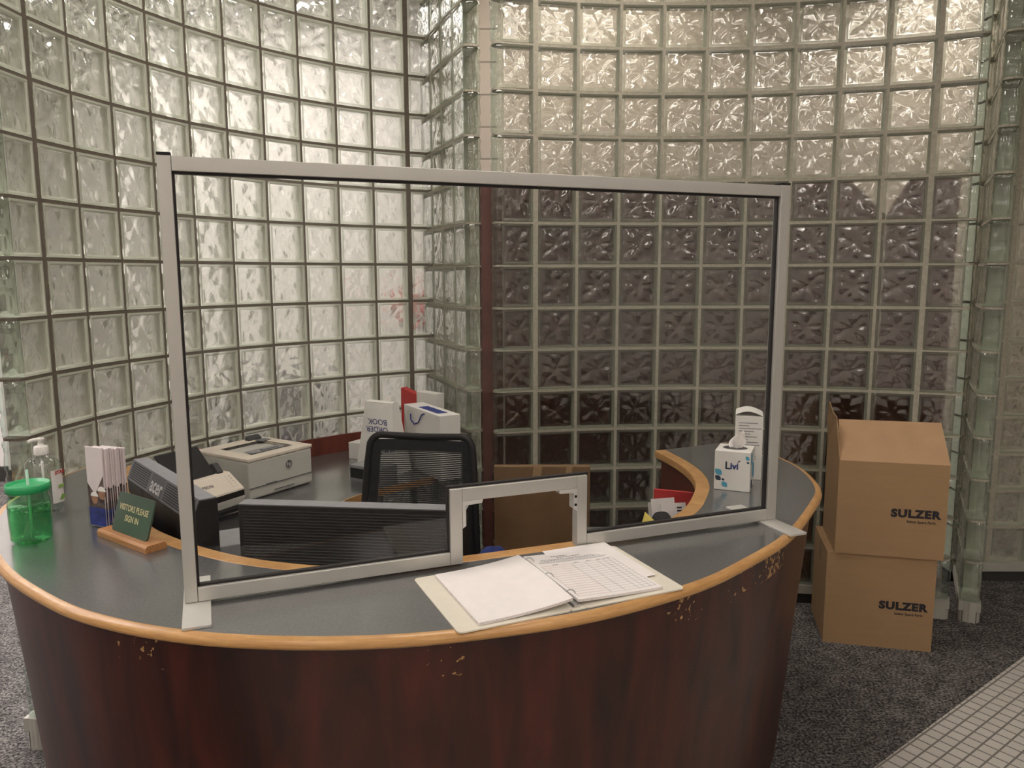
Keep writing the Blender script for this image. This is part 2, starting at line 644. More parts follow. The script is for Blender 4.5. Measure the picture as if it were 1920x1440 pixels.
def block_template(v, amp_front, amp_back):
    cs = np.concatenate([[-.095, -.087, -.081], np.linspace(-.0765, .0765, 27), [.081, .087, .095]]) / .095
    n = len(cs)
    X, Y = np.meshgrid(cs, cs)
    m = np.maximum(abs(X), abs(Y))
    d = np.where(m > .9, 0.0, np.where(m > .83, .0035, .0035))
    inner = m < .82
    w = wave(np.clip(X / .806, -1, 1), np.clip(Y / .806, -1, 1), v)
    d = d + np.where(inner, .0012 + amp_front * w, 0)
    F = [(j * n + i, j * n + i + 1, (j + 1) * n + i + 1, (j + 1) * n + i) for j in range(n - 1) for i in range(n - 1)]
    F = np.array(F)
    fm = m.ravel()[F].mean(1)
    dd = (.0105 + amp_front * np.where(inner, w, 0)).ravel()
    front = (np.c_[X.ravel(), Y.ravel(), dd], F[fm < .86][:, ::-1])
    df = (.0035 + .0034 * np.where(inner, w, 0)).ravel()
    face = (np.c_[X.ravel(), Y.ravel(), df], F[fm < .86])
    rim = (np.c_[X.ravel(), Y.ravel(), d.ravel()], F[fm >= .86])
    cs2 = np.linspace(-1, 1, 23)
    n2 = len(cs2)
    X2, Y2 = np.meshgrid(cs2, cs2)
    w2 = wave(X2, Y2, v ^ 3)
    w2 = w2 * np.clip((1 - np.maximum(abs(X2), abs(Y2))) * 5, 0, 1)
    d2 = TH - .009 + amp_back * w2
    F2 = [(j * n2 + i, (j + 1) * n2 + i, (j + 1) * n2 + i + 1, j * n2 + i + 1) for j in range(n2 - 1) for i in range(n2 - 1)]
    back = (np.c_[X2.ravel(), Y2.ravel(), d2.ravel()], np.array(F2))
    outer = (np.array([(-1, -1, TH), (1, -1, TH), (1, 1, TH), (-1, 1, TH)], float), np.array([(0, 1, 2, 3)]))
    return front, back, outer, rim, face


TEMPL = [block_template(v, .0042, .0058) for v in range(4)]


def np_object(name, V, faces, mi, smooth, mats, parent=None):
    me = bpy.data.meshes.new(name)
    F = np.asarray(faces)
    me.vertices.add(len(V))
    me.vertices.foreach_set('co', np.asarray(V, np.float32).ravel())
    me.loops.add(F.size)
    me.loops.foreach_set('vertex_index', F.ravel().astype(np.int32))
    me.polygons.add(len(F))
    me.polygons.foreach_set('loop_start', np.arange(0, F.size, 4, dtype=np.int32))
    me.polygons.foreach_set('material_index', np.asarray(mi, np.int32))
    me.polygons.foreach_set('use_smooth', np.asarray(smooth, bool))
    for m in mats:
        me.materials.append(M[m])
    me.update()
    me.validate()
    o = bpy.data.objects.new(name, me)
    COL.objects.link(o)
    if parent is not None:
        o.parent = parent
    return o


def u_profile(w, t, x0, r=.032, reverse=False):
    P = [(x0 + (w - r - x0) * k / 6, 0) for k in range(7)]
    P += [(w - r + r * math.sin(a), r - r * math.cos(a)) for a in np.linspace(.3, PI / 2, 5)]
    m = t / 2
    P += [(w, m - .004), (w + .002, m - .0015), (w + .002, m + .0015), (w, m + .004)]
    P += [(w - r + r * math.cos(a), t - r + r * math.sin(a)) for a in np.linspace(0, PI / 2 - .3, 5)]
    P += [(x0 + (w - r - x0) * k / 6, t) for k in range(6, -1, -1)]
    return np.array(P)


def block_wall(name, pts, z_rows, mortar, liner, start_end=False, end_end=False, jw=None, strip=None, side='right'):
    """pts: joint positions on the camera-side face, ordered so that the face's normal is on the right-hand side
    turned towards the viewer; z_rows: joint heights."""
    pts = np.asarray(pts, float)
    T = np.gradient(pts, axis=0)
    T /= np.linalg.norm(T, axis=1)[:, None]
    Nr = np.c_[-T[:, 1], T[:, 0]]          # away from the viewer
    nb = len(pts) - 1
    jw = jw or {}
    mv, mf, mm = [], [], []
    gv, gf, gm, gs = [], [], [], []
    cnt = [0, 0]

    def addm(V, F, k):
        mf.extend([tuple(i + cnt[0] for i in f) for f in F])
        mm.extend([k] * len(F))
        mv.append(np.asarray(V))
        cnt[0] += len(V)

    def addg(V, F, k, s):
        gf.append(np.asarray(F) + cnt[1])
        gm.extend([k] * len(F))
        gs.extend([s] * len(F))
        gv.append(np.asarray(V))
        cnt[1] += len(V)
    for i in range(nb):
        A, B, nA, nB = pts[i], pts[i + 1], Nr[i], Nr[i + 1]
        w = np.linalg.norm(B - A)
        ends = (start_end and i == 0) or (end_end and i == nb - 1)

        def P(a, d):      # a 0..1 along the cell, d metres deep
            a = np.asarray(a, float)[..., None]
            d = np.asarray(d, float)[..., None]
            return A + (B - A) * a + (nA + (nB - nA) * a) * d
        a0 = jw.get(i, .0072) / w
        a1 = 1 - jw.get(i + 1, .0072) / w
        if ends:
            if start_end and i == 0:
                a0 = .040 / w
            else:
                a1 = 1 - .040 / w
        for j in range(len(z_rows) - 1):
            z0, z1 = z_rows[j], z_rows[j + 1]
            h0, h1 = (z0 + .0058, z1 - .0058) if ends else (z0 + .007, z1 - .007)
            rev = start_end and i == 0
            if True:
                for d in (() if ends else (.003, TH - .003)):
                    o = [(0, z0), (1, z0), (1, z1), (0, z1)]
                    q = [(a0, h0), (a1, h0), (a1, h1), (a0, h1)]
                    ring = o + q
                    xy = P([p[0] for p in ring], [d] * 8)
                    V = np.c_[xy, [p[1] for p in ring]]
                    addm(V, [(k, (k + 1) % 4, 4 + (k + 1) % 4, 4 + k) for k in range(4)], 0)
                q = [(a0, h0), (a1, h0), (a1, h1), (a0, h1)]
                xy = np.r_[P([p[0] for p in q], [.003] * 4), P([p[0] for p in q], [TH - .003] * 4)]
                V = np.c_[xy, [p[1] for p in q] * 2]
                sides = [k for k in range(4) if not (ends and k == (3 if rev else 1))]
                addm(V, [(k, (k + 1) % 4, 4 + (k + 1) % 4, 4 + k) for k in sides], 1)
                fr, bk, ou, ri, fc = TEMPL[rng.choice(4, p=[.46, .18, .18, .18])]
                for (tv, tf), k, s in ((fc, 0, True), (fr, 0, True), (bk, 1, True), (ou, 1, False), (ri, 3, False)):
                    a = a0 + (a1 - a0) * (tv[:, 0] + 1) / 2
                    xy = P(a, tv[:, 2])
                    zz = (h0 + h1) / 2 + (h1 - h0) / 2 * tv[:, 1]
                    addg(np.c_[xy, zz], tf, k, s)
            if ends:
                x0 = jw.get(i + 1 if rev else i, .0072)
                prof = u_profile(w, TH, w - .040)
                zs = np.concatenate([[h0, h0 + .004], np.linspace(h0 + .012, h1 - .012, 11), [h1 - .004, h1]])
                ins = np.concatenate([[.0025, .0005], np.full(11, 0.0), [.0005, .0025]])
                c = prof.mean(0)
                L = []
                for zi, (zz, s) in enumerate(zip(zs, ins)):
                    pr = prof.copy()
                    dirn = pr - np.array([min(w - TH / 2, 1), TH / 2])
                    dirn[:, 0] = np.where(pr[:, 0] < w - .035, 0, dirn[:, 0])
                    dirn /= np.maximum(np.linalg.norm(dirn, axis=1), 1e-6)[:, None]
                    wob = 0 if (zi < 2 or zi > len(zs) - 3) else .0024 * math.sin((zz - z0) * 95) + .0016 * math.sin((zz - z0) * 160 + 1)
                    pr = pr - dirn * (s + wob)
                    a = pr[:, 0] / w
                    if rev:
                        a = 1 - a
                    xy = P(a, pr[:, 1])
                    L.append(np.c_[xy, np.full(len(pr), zz)])
                m = len(prof)
                V = np.concatenate(L)
                F = [(r * m + k, r * m + k + 1, (r + 1) * m + k + 1, (r + 1) * m + k) for r in range(len(zs) - 1) for k in range(m - 1)]
                addg(V, F, 2, True)
                # bed joint under this end block, and the upright joint beside it
                pj = u_profile(w - .004, TH - .005, 0, .029) + np.array([0, .0025])
                a = pj[:, 0] / w
                if rev:
                    a = 1 - a
                xy = P(a, pj[:, 1])
                m = len(pj)
                for zz in ((z0, z1) if j == len(z_rows) - 2 else (z0,)):
                    V = np.r_[np.c_[xy, np.full(m, zz - .0045)], np.c_[xy, np.full(m, zz + .0045)]]
                    F = [(k, k + 1, m + k + 1, m + k) for k in range(m - 1)]
                    F += [(k, k + 1, m - 2 - k, m - 1 - k) for k in range(m // 2 - 1)]
                    F += [(m + k, m + k + 1, 2 * m - 2 - k, 2 * m - 1 - k) for k in range(m // 2 - 1)]
                    addm(V, F, 0)
                aa = (1 - np.array([0, x0 / w])) if rev else np.array([0, x0 / w])
                xy = np.r_[P(aa, [.003] * 2), P(aa[::-1], [TH - .003] * 2)]
                V = np.r_[np.c_[xy, [z0] * 4], np.c_[xy, [z1] * 4]]
                addm(V, [(0, 1, 5, 4), (2, 3, 7, 6), (3, 0, 4, 7)], 0)
    wall = struct(np_object(name, np.concatenate(mv), mf, mm, [False] * len(mf), [mortar, liner]))
    np_object('glazing', np.concatenate(gv), np.concatenate(gf), gm, gs, ['pane_front_' + side, 'pane_back_' + side, 'pane_end', 'rim_' + side], wall)
    # foot of the wall: a pale strip over a dark recess, and full-height caps at free ends
    if strip:
        zb, zs_ = z_rows[0], z_rows[0] - strip
        b = MB()
        n = len(pts)
        for (d0, d1, za, zc, mi) in ((-.004, TH + .004, zs_, zb + .004, 0), (.012, TH - .012, 0, zs_, 1)):
            V = []
            for k in range(n):
                for d, z in ((d0, za), (d1, za), (d1, zc), (d0, zc)):
                    p = pts[k] + Nr[k] * d
                    V.append((p[0], p[1], z))
            F = [(4 * k + e, 4 * k + (e + 1) % 4, 4 * k + 4 + (e + 1) % 4, 4 * k + 4 + e) for k in range(n - 1) for e in range(4)]
            F += [(0, 1, 2, 3), (4 * n - 4, 4 * n - 3, 4 * n - 2, 4 * n - 1)]
            b.add(V, F, mi)
        for rev in (True, False):
            if (rev and not start_end) or (not rev and not end_end):
                continue
            A, B, nA, nB = (pts[1], pts[0], Nr[1], Nr[0]) if rev else (pts[-2], pts[-1], Nr[-2], Nr[-1])
            w = np.linalg.norm(B - A)
            pr = u_profile(w + .004, TH + .008, w - .10, .034)
            pr[:, 1] -= .004
            m = len(pr)
            V = []
            for z in (0, z_rows[0] + .005):
                for q in pr:
                    p = A + (B - A) * (q[0] / w) + nB * q[1]
                    V.append((p[0], p[1], z))
            b.add(V, [(k, (k + 1) % m, m + (k + 1) % m, m + k) for k in range(m)], 0, True)
            b.add(V[m:], [tuple(range(m))], 0)
        base = struct(b.build(name.replace('wall', 'baseboard'), ['base_metal', 'kick']))
        base.parent = None
    return wall


def arc(c, r, a0, a1, n):
    return [(c[0] + r * math.cos(a), c[1] + r * math.sin(a)) for a in np.linspace(a0, a1, n)]


# left wall: concave arc, joints 0.2 m apart, free end nearest the camera
LC, LR = np.array([.390, 2.5604]), 2.0205
th1 = math.atan2(2.737 - LC[1], -1.613 - LC[0])
th11 = math.atan2(4.349 - LC[1], -.564 - LC[0])
if th1 < 0:
    th1 += 2 * PI
dth = (th11 - th1) / 10
left_pts = [(LC[0] + LR * math.cos(th1 + dth * (k - 1)), LC[1] + LR * math.sin(th1 + dth * (k - 1))) for k in range(0, 13)]
ZL = [1.712 + .2 * j for j in range(-8, 10)]
block_wall('wall_left', left_pts, ZL, 'mortar_backlit', 'liner_left', start_end=True, jw={1: .013, 11: .014}, strip=.045, side='left')

# right wall
RC, RR = np.array([.8232, .5346]), 3.2746
a1 = math.atan2(3.723 - RC[1], .116 - RC[0])
a10 = math.atan2(3.633 - RC[1], 1.911 - RC[0])
da = (a10 - a1) / 9
right_ang = [a1 + da * (k - 1) for k in range(0, 12)]
right_pts = [(RC[0] + RR * math.cos(a), RC[1] + RR * math.sin(a)) for a in right_ang]
ZR = [1.695 + .2 * j for j in range(-8, 10)]
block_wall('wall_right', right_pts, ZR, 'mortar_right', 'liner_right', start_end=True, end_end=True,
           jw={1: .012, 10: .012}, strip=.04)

# spine wall between the two arcs: seen almost edge-on, its rounded end towards the camera
near, far = np.array([-.213, 3.715]), np.array([-.49, 4.43])
dv = (far - near) / np.linalg.norm(far - near)
spine_pts = [tuple(near + dv * (.2 * k)) for k in range(4, -1, -1)]
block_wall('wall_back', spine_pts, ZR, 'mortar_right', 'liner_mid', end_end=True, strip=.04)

# return wall beyond the right arc and the wall that goes on from it
near, dv = np.array([2.142, 3.545]), np.array([.45, .893])
ret_pts = [tuple(near + dv * (.2 * k)) for k in range(3, -1, -1)]
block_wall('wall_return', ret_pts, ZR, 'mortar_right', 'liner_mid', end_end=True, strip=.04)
far_pts = [(2.36 + .2 * k, 4.02 - .002 * k) for k in range(0, 7)]
block_wall('wall_far', far_pts, [z + .01 for z in ZR], 'mortar_right', 'liner_left', jw={1: .014}, strip=.045)


# ------------------------------------------------------------------ floor, ceiling and the rooms around
b = MB()
b.box((-7, -5, -.05), (7, 8, 0))
struct(b.build('floor', 'carpet'))
b = MB()
e0, e1 = np.array([1.22, 2.42]), np.array([2.23, 3.19])
u = (e1 - e0) / np.linalg.norm(e1 - e0)
nn = np.array([u[1], -u[0]])
A = e0 - u * 4
B = e1 + u * 3
poly = [A, A + nn * 2.6, B + nn * 2.6, B]
b.prism([tuple(p) for p in poly], 'z', .0, .004)
struct(b.build('floor_2', 'tile'))
b = MB()
b.box((-7, -5, 3.605), (7, 8, 3.7))
struct(b.build('ceiling', 'ceiling'))
b = MB()
b.box((-7.1, -5.1, 0), (7.1, -5, 3.7))
struct(b.build('wall_front', 'paint_white'))
b = MB()
b.box((-7.1, 6.2, 0), (-.35, 6.3, 3.7))
struct(b.build('wall_rear', 'paint_white'))
b = MB()
b.box((-7.1, -5, 0), (-7, 6.3, 3.7))
struct(b.build('wall_outer', 'paint_grey'))
b = MB()
b.box((7, -5, 0), (7.1, 8, 3.7))
struct(b.build('wall_outer_2', 'paint_white'))
b = MB()
b.box((-.35, 5.2, 0), (7.1, 5.3, 3.7))
struct(b.build('wall_tiled', 'tile_wall'))
b = MB()
b.box((-7, 6.17, 0), (-.35, 6.2, .12))
struct(b.build('baseboard_rear', 'kick'))


def ceiling_light(x, y, rz, kind, label, group, w_=1.24):
    t = thing('ceiling_light', label, 'ceiling light', (x, y, 3.605), rz, group)
    b = MB()
    h_ = w_ / 2
    for lo, hi in (((-h_, -.32, -.03), (h_, -.29, 0)), ((-h_, .29, -.03), (h_, .32, 0)),
                   ((-h_, -.29, -.03), (-h_ + .03, .29, 0)), ((h_ - .03, -.29, -.03), (h_, .29, 0))):
        b.box(lo, hi)
    b.build('frame', 'white_plastic', t)
    b = MB()
    b.box((-h_ + .03, -.29, -.02), (h_ - .03, .29, -.004))
    b.build('diffuser', kind, t)


for y in (.5, -1.1, -2.7, -4.3):
    for x in (-3.6, -1.2, 1.2, 3.6):
        ceiling_light(x, y, 0, 'lamp_front', 'square white ceiling light over the lobby in front of the counter', 'lobby ceiling lights', .64)
for x, y in ((-3.3, 2.6), (-2.6, 3.9), (-1.8, 5.2), (-3.3, 5.3), (-4.7, 4.9), (-5.2, 2.4)):  # last two are added to brighten the outer wall seen through the blocks
    ceiling_light(x, y, .5, 'lamp_back', 'flush white ceiling light behind the left glass block wall', 'ceiling lights behind the left wall')
for x, y in ((.6, 4.6), (2.9, 4.6)):  # added out of view to light what stands behind the right blocks
    ceiling_light(x, y, 0, 'side_fill', 'added unseen light that brightens the space behind the right glass block wall', 'added lights behind the right wall')
ceiling_light(.0, 2.9, 0, 'lamp_front', 'flush white ceiling light right over the reception desk', None)


def waiting_chair(x, y, rz, label):
    t = thing('waiting_chair', label, 'chair', (x, y, 0), rz, 'chairs behind the left wall')
    b = MB()
    b.box((-.27, -.27, .36), (.27, .25, .46))
    b.build('seat', 'dark_cloth', t, bevel=.03)
    b = MB()
    b.prism([(.20, .44), (.28, .44), (.36, .98), (.28, .98)], 'x', -.27, .27)
    b.build('backrest', 'dark_cloth', t, bevel=.03)
    for sx in (-.24, .24):
        for sy in (-.22, .24):
            b = MB()
            b.tube([(sx, sy, 0), (sx, sy, .38)], .016, 8)
            b.build('leg', 'silver', t)


waiting_chair(-1.62, 5.15, .2, 'dark upholstered chair behind the left glass block wall, above the printer in the photo')
waiting_chair(-2.35, 4.75, .5, 'dark upholstered chair behind the left glass block wall, nearer its free end')
b = MB()
b.box((-.09, -.05, -.12), (.09, .05, .12))
tag(b.build('alarm_box', 'red', bevel=.01, at=(-.80, 6.15, 1.42)), 'red box on the white wall behind the spine wall, blurred through the blocks', 'alarm box')


# maroon panels standing right behind the right wall, with a notch where they meet
def panel(name, label, s0, s1, top):
    R0, R1 = RR + TH + .03, RR + TH + .05
    n = max(8, int((s1 - s0) / .03))
    b = MB()
    V, F = [], []
    ss = sorted(set(list(np.linspace(s0, s1, n)) + [p for p in (NOTCH - .17, NOTCH + .10) if s0 < p < s1]))
    n = len(ss)
    for s_ in ss:
        a = right_ang[1] - s_ / RR
        for R, z in ((R0, 0), (R1, 0), (R1, top(s_)), (R0, top(s_))):
            V.append((RC[0] + R * math.cos(a), RC[1] + R * math.sin(a), z))
    F = [(4 * k + e, 4 * k + (e + 1) % 4, 4 * k + 4 + (e + 1) % 4, 4 * k + 4 + e) for k in range(n - 1) for e in range(4)]
    F += [(0, 1, 2, 3), (4 * n - 4, 4 * n - 3, 4 * n - 2, 4 * n - 1)]
    b.add(V, F)
    c = np.mean(V, axis=0)
    tag(b.build(name, 'maroon', loc=(c[0], c[1], 0)), label, 'partition panel')


NOTCH = 1.66
panel('partition_panel', 'wide maroon panel close behind the right glass block wall, left of the notch', -.238, NOTCH - .004,
      lambda s_: 2.11 if s_ < NOTCH - .17 else 2.11 - (s_ - NOTCH + .17) / .17 * .18)
panel('partition_panel', 'narrow maroon panel behind the right glass block wall, between the notch and the wall end', NOTCH + .004, 1.955,
      lambda s_: 2.11 if s_ > NOTCH + .10 else 1.93 + (s_ - NOTCH) / .10 * .18)


# ------------------------------------------------------------------ the reception counter
CT = .95
CC = (-.35, 2.84, 0)
outer_raw = [(-1.575, 2.86), (-1.598, 2.70), (-1.602, 2.53), (-1.575, 2.34), (-1.44, 2.07), (-1.245, 1.822), (-1.005, 1.621), (-.84, 1.526), (-.659, 1.464),
             (-.481, 1.437), (-.293, 1.436), (-.108, 1.464), (.155, 1.546), (.412, 1.695), (.58, 1.848), (.756, 2.047), (.93, 2.33),
             (1.012, 2.50), (1.05, 2.713), (1.045, 2.88), (1.00, 3.06), (.90, 3.22)]
outer = catmull(outer_raw, 6)
inner_raw = [(-1.40, 2.86), (-1.30, 2.62), (-1.21, 2.40), (-1.05, 2.16), (-.90, 2.02), (-.722, 1.905), (-.56, 1.842), (-.42, 1.822), (-.20, 1.862),
             (.05, 1.95), (.25, 2.03), (.40, 2.12), (.513, 2.27), (.586, 2.443), (.622, 2.573), (.634, 2.718), (.618, 2.88), (.575, 3.07)]
inner = catmull(inner_raw, 6)


def ring_strip(b, A, B, z0, z1, mi=0):
    """solid between two open curves with the same number of points"""
    n = len(A)
    V, F = [], []
    for p, q in zip(A, B):
        V += [(p[0], p[1], z0), (q[0], q[1], z0), (q[0], q[1], z1), (p[0], p[1], z1)]
    F = [(4 * k + e, 4 * k + (e + 1) % 4, 4 * k + 4 + (e + 1) % 4, 4 * k + 4 + e) for k in range(n - 1) for e in range(4)]
    F += [(0, 1, 2, 3), (4 * n - 4, 4 * n - 3, 4 * n - 2, 4 * n - 1)]
    b.add(V, F, mi)


def resample(C, n):
    d = np.r_[0, np.cumsum(np.linalg.norm(np.diff(C, axis=0), axis=1))]
    s = np.linspace(0, d[-1], n)
    return np.c_[np.interp(s, d, C[:, 0]), np.interp(s, d, C[:, 1])]


NO = 121
outer_r = resample(outer, NO)
inner_r = resample(inner, NO)
counter = thing('reception_counter', 'curved reception counter with dark grey top, wood edging and dark red front', 'counter', CC)


def crel(b, name, m, bevel=0.0, parent=None, seg=2):
    b.v = [(x - CC[0], y - CC[1], z) for x, y, z in b.v]
    return b.build(name, m, parent or counter, bevel=bevel, seg=seg)


b = MB()
top_out = offset_curve(outer_r, .010)
top_in = offset_curve(inner_r, -.046)
ring_strip(b, top_out, top_in, CT - .03, CT)
crel(b, 'counter_top', 'laminate')
b = MB()     # rounded outer wood edge
prof = [(.010, 0), (-.002, -.001), (-.009, -.006), (-.011, -.013), (-.009, -.019), (-.002, -.024), (.012, -.0245)]
V, F = [], []
for d, z in prof:
    for p in offset_curve(outer_r, d):
        V.append((p[0], p[1], CT + z + .0004))
m = len(prof)
F = [(k * NO + i, k * NO + i + 1, (k + 1) * NO + i + 1, (k + 1) * NO + i) for k in range(m - 1) for i in range(NO - 1)]
b.add(V, F, 0, True)
crel(b, 'outer_edge_band', 'edge_wood')
b = MB()
ring_strip(b, offset_curve(inner_r, -.047), inner_r, CT - .03, CT + .0006)
crel(b, 'inner_edge_band', 'edge_wood', bevel=.004)
b = MB()     # front: a cone narrowing to the floor
V, F = [], []
lv = [(CT - .024, .016), (CT - .06, .02), (.55, .052), (.12, .088), (0, .10)]
for z, d in lv:
    for p in offset_curve(outer_r, d):
        V.append((p[0], p[1], z))
m = len(lv)
F = [(k * NO + i, k * NO + i + 1, (k + 1) * NO + i + 1, (k + 1) * NO + i) for k in range(m - 1) for i in range(NO - 1)]
b.add(V, F, 0, True)
crel(b, 'front_panel', 'mahogany')
b = MB()
ring_strip(b, offset_curve(inner_r, -.03), offset_curve(inner_r, -.05), 0, CT - .03)
crel(b, 'inner_panel', 'mahogany_in')

# ------------------------------------------------------------------ desks behind the counter
DT = .72
wall_in = [(LC[0] + (LR - .012) * math.cos(th1 + dth * (k - 1)), LC[1] + (LR - .012) * math.sin(th1 + dth * (k - 1))) for k in np.linspace(1.7, 11.6, 24)]
inner_side = offset_curve(inner_r, -.026)
left_inner = [tuple(p) for p in inner_side if p[0] < -.12]
desk_front = catmull([(-.13, 1.93), (-.13, 2.20), (-.22, 2.42), (-.45, 2.62), (-.64, 2.86), (-.71, 3.10), (-.66, 3.24), (-.52, 3.40), (-.33, 3.60), (-.34, 3.80), (-.47, 4.12)], 5)
poly = [tuple(p) for p in desk_front] + [p for p in wall_in[::-1] if p[0] < -.52] + left_inner
DC = (-1.0, 3.0, 0)
desk = thing('desk', 'low dark grey desk running along the left glass block wall behind the counter', 'desk', DC)
b = MB()
b.prism([(x - DC[0], y - DC[1]) for x, y in poly], 'z', DT - .03, DT)
b.build('desktop', 'laminate', desk)
b = MB()
df = desk_front - np.array(DC[:2])
ring_strip(b, df, offset_curve(df, -.006), DT - .03, DT + .0005)
b.build('edge_band', 'edge_wood', desk)
b = MB()
V, F = [], []
ws = [np.array(p) for p in wall_in if p[0] < -.5]
n = len(ws)
for p in ws:
    dn = (LC - p) / np.linalg.norm(LC - p)
    for q, z in ((p, DT), (p + dn * .016, DT), (p + dn * .016, DT + .093), (p, DT + .093)):
        V.append((q[0] - DC[0], q[1] - DC[1], z))
F = [(4 * k + e, 4 * k + (e + 1) % 4, 4 * k + 4 + (e + 1) % 4, 4 * k + 4 + e) for k in range(n - 1) for e in range(4)]
F += [(0, 1, 2, 3), (4 * n - 4, 4 * n - 3, 4 * n - 2, 4 * n - 1)]
b.add(V, F)
b.build('backsplash', 'mahogany_in', desk)
for x, y in ((-.62, 3.1), (-.2, 2.05), (-1.35, 3.1), (-.75, 3.95)):
    b = MB()
    b.box((x - DC[0] - .02, y - DC[1] - .02, 0), (x - DC[0] + .02, y - DC[1] + .02, DT - .03))
    b.build('leg', 'black_plastic', desk)

right_inner = [tuple(p) for p in inner_side if p[0] > .23 and p[1] < 2.72]
poly = [(.24, 2.80), (.24, 2.2)] + right_inner + [(.60, 2.80)]
DC2 = (.42, 2.5, 0)
desk2 = thing('desk', 'short dark grey desk under the right end of the counter', 'desk', DC2)
b = MB()
b.prism([(x - DC2[0], y - DC2[1]) for x, y in poly], 'z', DT - .03, DT)
b.build('desktop', 'laminate', desk2)
for x, y in ((.28, 2.76), (.56, 2.76), (.30, 2.12)):
    b = MB()
    b.box((x - DC2[0] - .02, y - DC2[1] - .02, 0), (x - DC2[0] + .02, y - DC2[1] + .02, DT - .03))
    b.build('leg', 'black_plastic', desk2)


# ------------------------------------------------------------------ the protective screen on the counter
SW, SZ0, SZ1 = 1.563, .957, 1.889
ang = math.atan2(.36539, .93085)
screen = thing('counter_screen', 'clear counter shield in a pale metal frame with a pass-through opening', 'screen', (-.7007, 1.5822, CT), ang)
z0, z1 = SZ0 - CT, SZ1 - CT
DP = .030


def sbox(name, m, x0, x1, za, zb, y0=0.0, y1=DP, bevel=.0015, parent=None):
    b = MB()
    b.box((x0, y0, za), (x1, y1, zb))
    return b.build(name, m, parent or screen, bevel=bevel)


lp = sbox('post', 'alu', 0, .026, z0, z1)
rp = sbox('post', 'alu', SW - .030, SW, z0, z1)
sbox('post_cap', 'black_plastic', -.0005, .0265, z1, z1 + .006, -.0005, DP + .0005, parent=lp)
sbox('post_cap', 'black_plastic', SW - .0305, SW + .0005, z1, z1 + .006, -.0005, DP + .0005, parent=rp)
sbox('top_rail', 'alu', .0265, SW - .0305, z1 - .030, z1 - .001)
OX0, OX1, OZ = .593, .959, 1.145 - CT
sbox('bottom_rail', 'alu', .0265, OX0 - .0005, z0, z0 + .031)
sbox('bottom_rail', 'alu', OX1 + .0005, SW - .0305, z0, z0 + .031)
b = MB()
b.box((OX0, 0, z0), (OX0 + .031, DP, OZ))
b.box((OX1 - .028, 0, z0), (OX1, DP, OZ))
b.box((OX0 + .031, 0, OZ - .032), (OX1 - .028, DP, OZ))
of = b.build('opening_frame', 'alu', screen, bevel=.0015)
for sx, xa in ((1, OX0 + .031), (-1, OX1 - .028)):
    b = MB()
    za = OZ - .032
    poly = [(0, 0), (.052, 0), (.050, -.009), (.009, -.011), (.009, -.062), (0, -.068)] if sx > 0 else \
        [(0, 0), (-.052, 0), (-.050, -.009), (-.011, -.011), (-.011, -.052), (0, -.060)]
    b.prism([(xa + p[0], za + p[1]) for p in poly], 'y', -.001, DP - .004)
    br_ = b.build('corner_bracket', 'alu_plate', screen, bevel=.001)
    if sx < 0:
        for dz in (-.020, -.042):
            b = MB()
            b.lathe([(.0036, 0), (.0036, .0015), (.002, .0022)], 14, M4=Matrix.Translation((xa - .0055, -.001, za + dz)) @ Matrix.Rotation(PI / 2, 4, 'X'))
            b.build('screw', 'black_plastic', br_)
# glass with the opening cut out
gy0, gy1 = .012, .017
b = MB()
for (xa, xb, za, zb) in ((.022, OX0 + .001, z0 + .027, z1 - .026), (OX1 - .001, SW - .026, z0 + .027, z1 - .026), (OX0 + .001, OX1 - .001, OZ - .001, z1 - .026)):
    b.add([(xa, gy0, za), (xb, gy0, za), (xb, gy0, zb), (xa, gy0, zb)], [(0, 1, 2, 3)])
b.build('glass_pane', 'screen_glass', screen)
b = MB()     # dark rubber seal round the pane
g = .005
for (xa, xb, za, zb) in ((.026, SW - .030, z1 - .030 - g, z1 - .030), (.026, .026 + g, z0 + .031, z1 - .030), (SW - .030 - g, SW - .030, z0 + .031, z1 - .030),
                         (.026, OX0, z0 + .031, z0 + .031 + g), (OX1, SW - .030, z0 + .031, z0 + .031 + g), (OX0 - g, OX0, z0 + .031, OZ + g),
                         (OX1, OX1 + g, z0 + .031, OZ + g), (OX0, OX1, OZ, OZ + g)):
    b.box((xa, .009, za), (xb, .022, zb))
b.build('rubber_seal', 'gasket', screen)
for x0 in (-.004, SW - .056):
    sbox('foot', 'alu_plate', x0, x0 + .056, 0, .0065, -.125, .155, bevel=.001)

# ------------------------------------------------------------------ visitor book
bt = math.atan2(1.667 - 1.448, .388 + .107)
binder = thing('ring_binder', 'open white ring binder with a visitor sign-in sheet, lying on the counter front', 'binder', (-.107, 1.448, CT), bt)
# local frame: x along the long front edge, y to the back
BW, BD = .541, .305
b = MB()


def rrect(x0, y0, x1, y1, r=.012, n=4):
    P = []
    for cx, cy, a0 in ((x1 - r, y1 - r, 0), (x0 + r, y1 - r, PI / 2), (x0 + r, y0 + r, PI), (x1 - r, y0 + r, 1.5 * PI)):
        P += [(cx + r * math.cos(a0 + PI / 2 * k / n), cy + r * math.sin(a0 + PI / 2 * k / n)) for k in range(n + 1)]
    return P


b.prism(rrect(0, 0, .256, BD), 'z', .0005, .0035)
b.prism(rrect(.285, 0, BW, BD), 'z', .0005, .0035)
b.box((.254, .001, .0003), (.287, BD - .001, .0028))
b.build('cover', 'binder_white', binder)
b = MB()
b.prism([(.262, .003), (.279, .003), (.276, .009), (.265, .009)], 'y', .01, BD - .012)
mech = b.build('ring_spine', 'silver', binder)
for y in (.045, .15, .255):
    b = MB()
    b.tube([(.2705 + .017 * math.cos(a), y, .009 + .020 * math.sin(a)) for a in np.linspace(-.2, PI + .2, 16)], .0014, 8)
    b.build('ring', 'silver', mech)


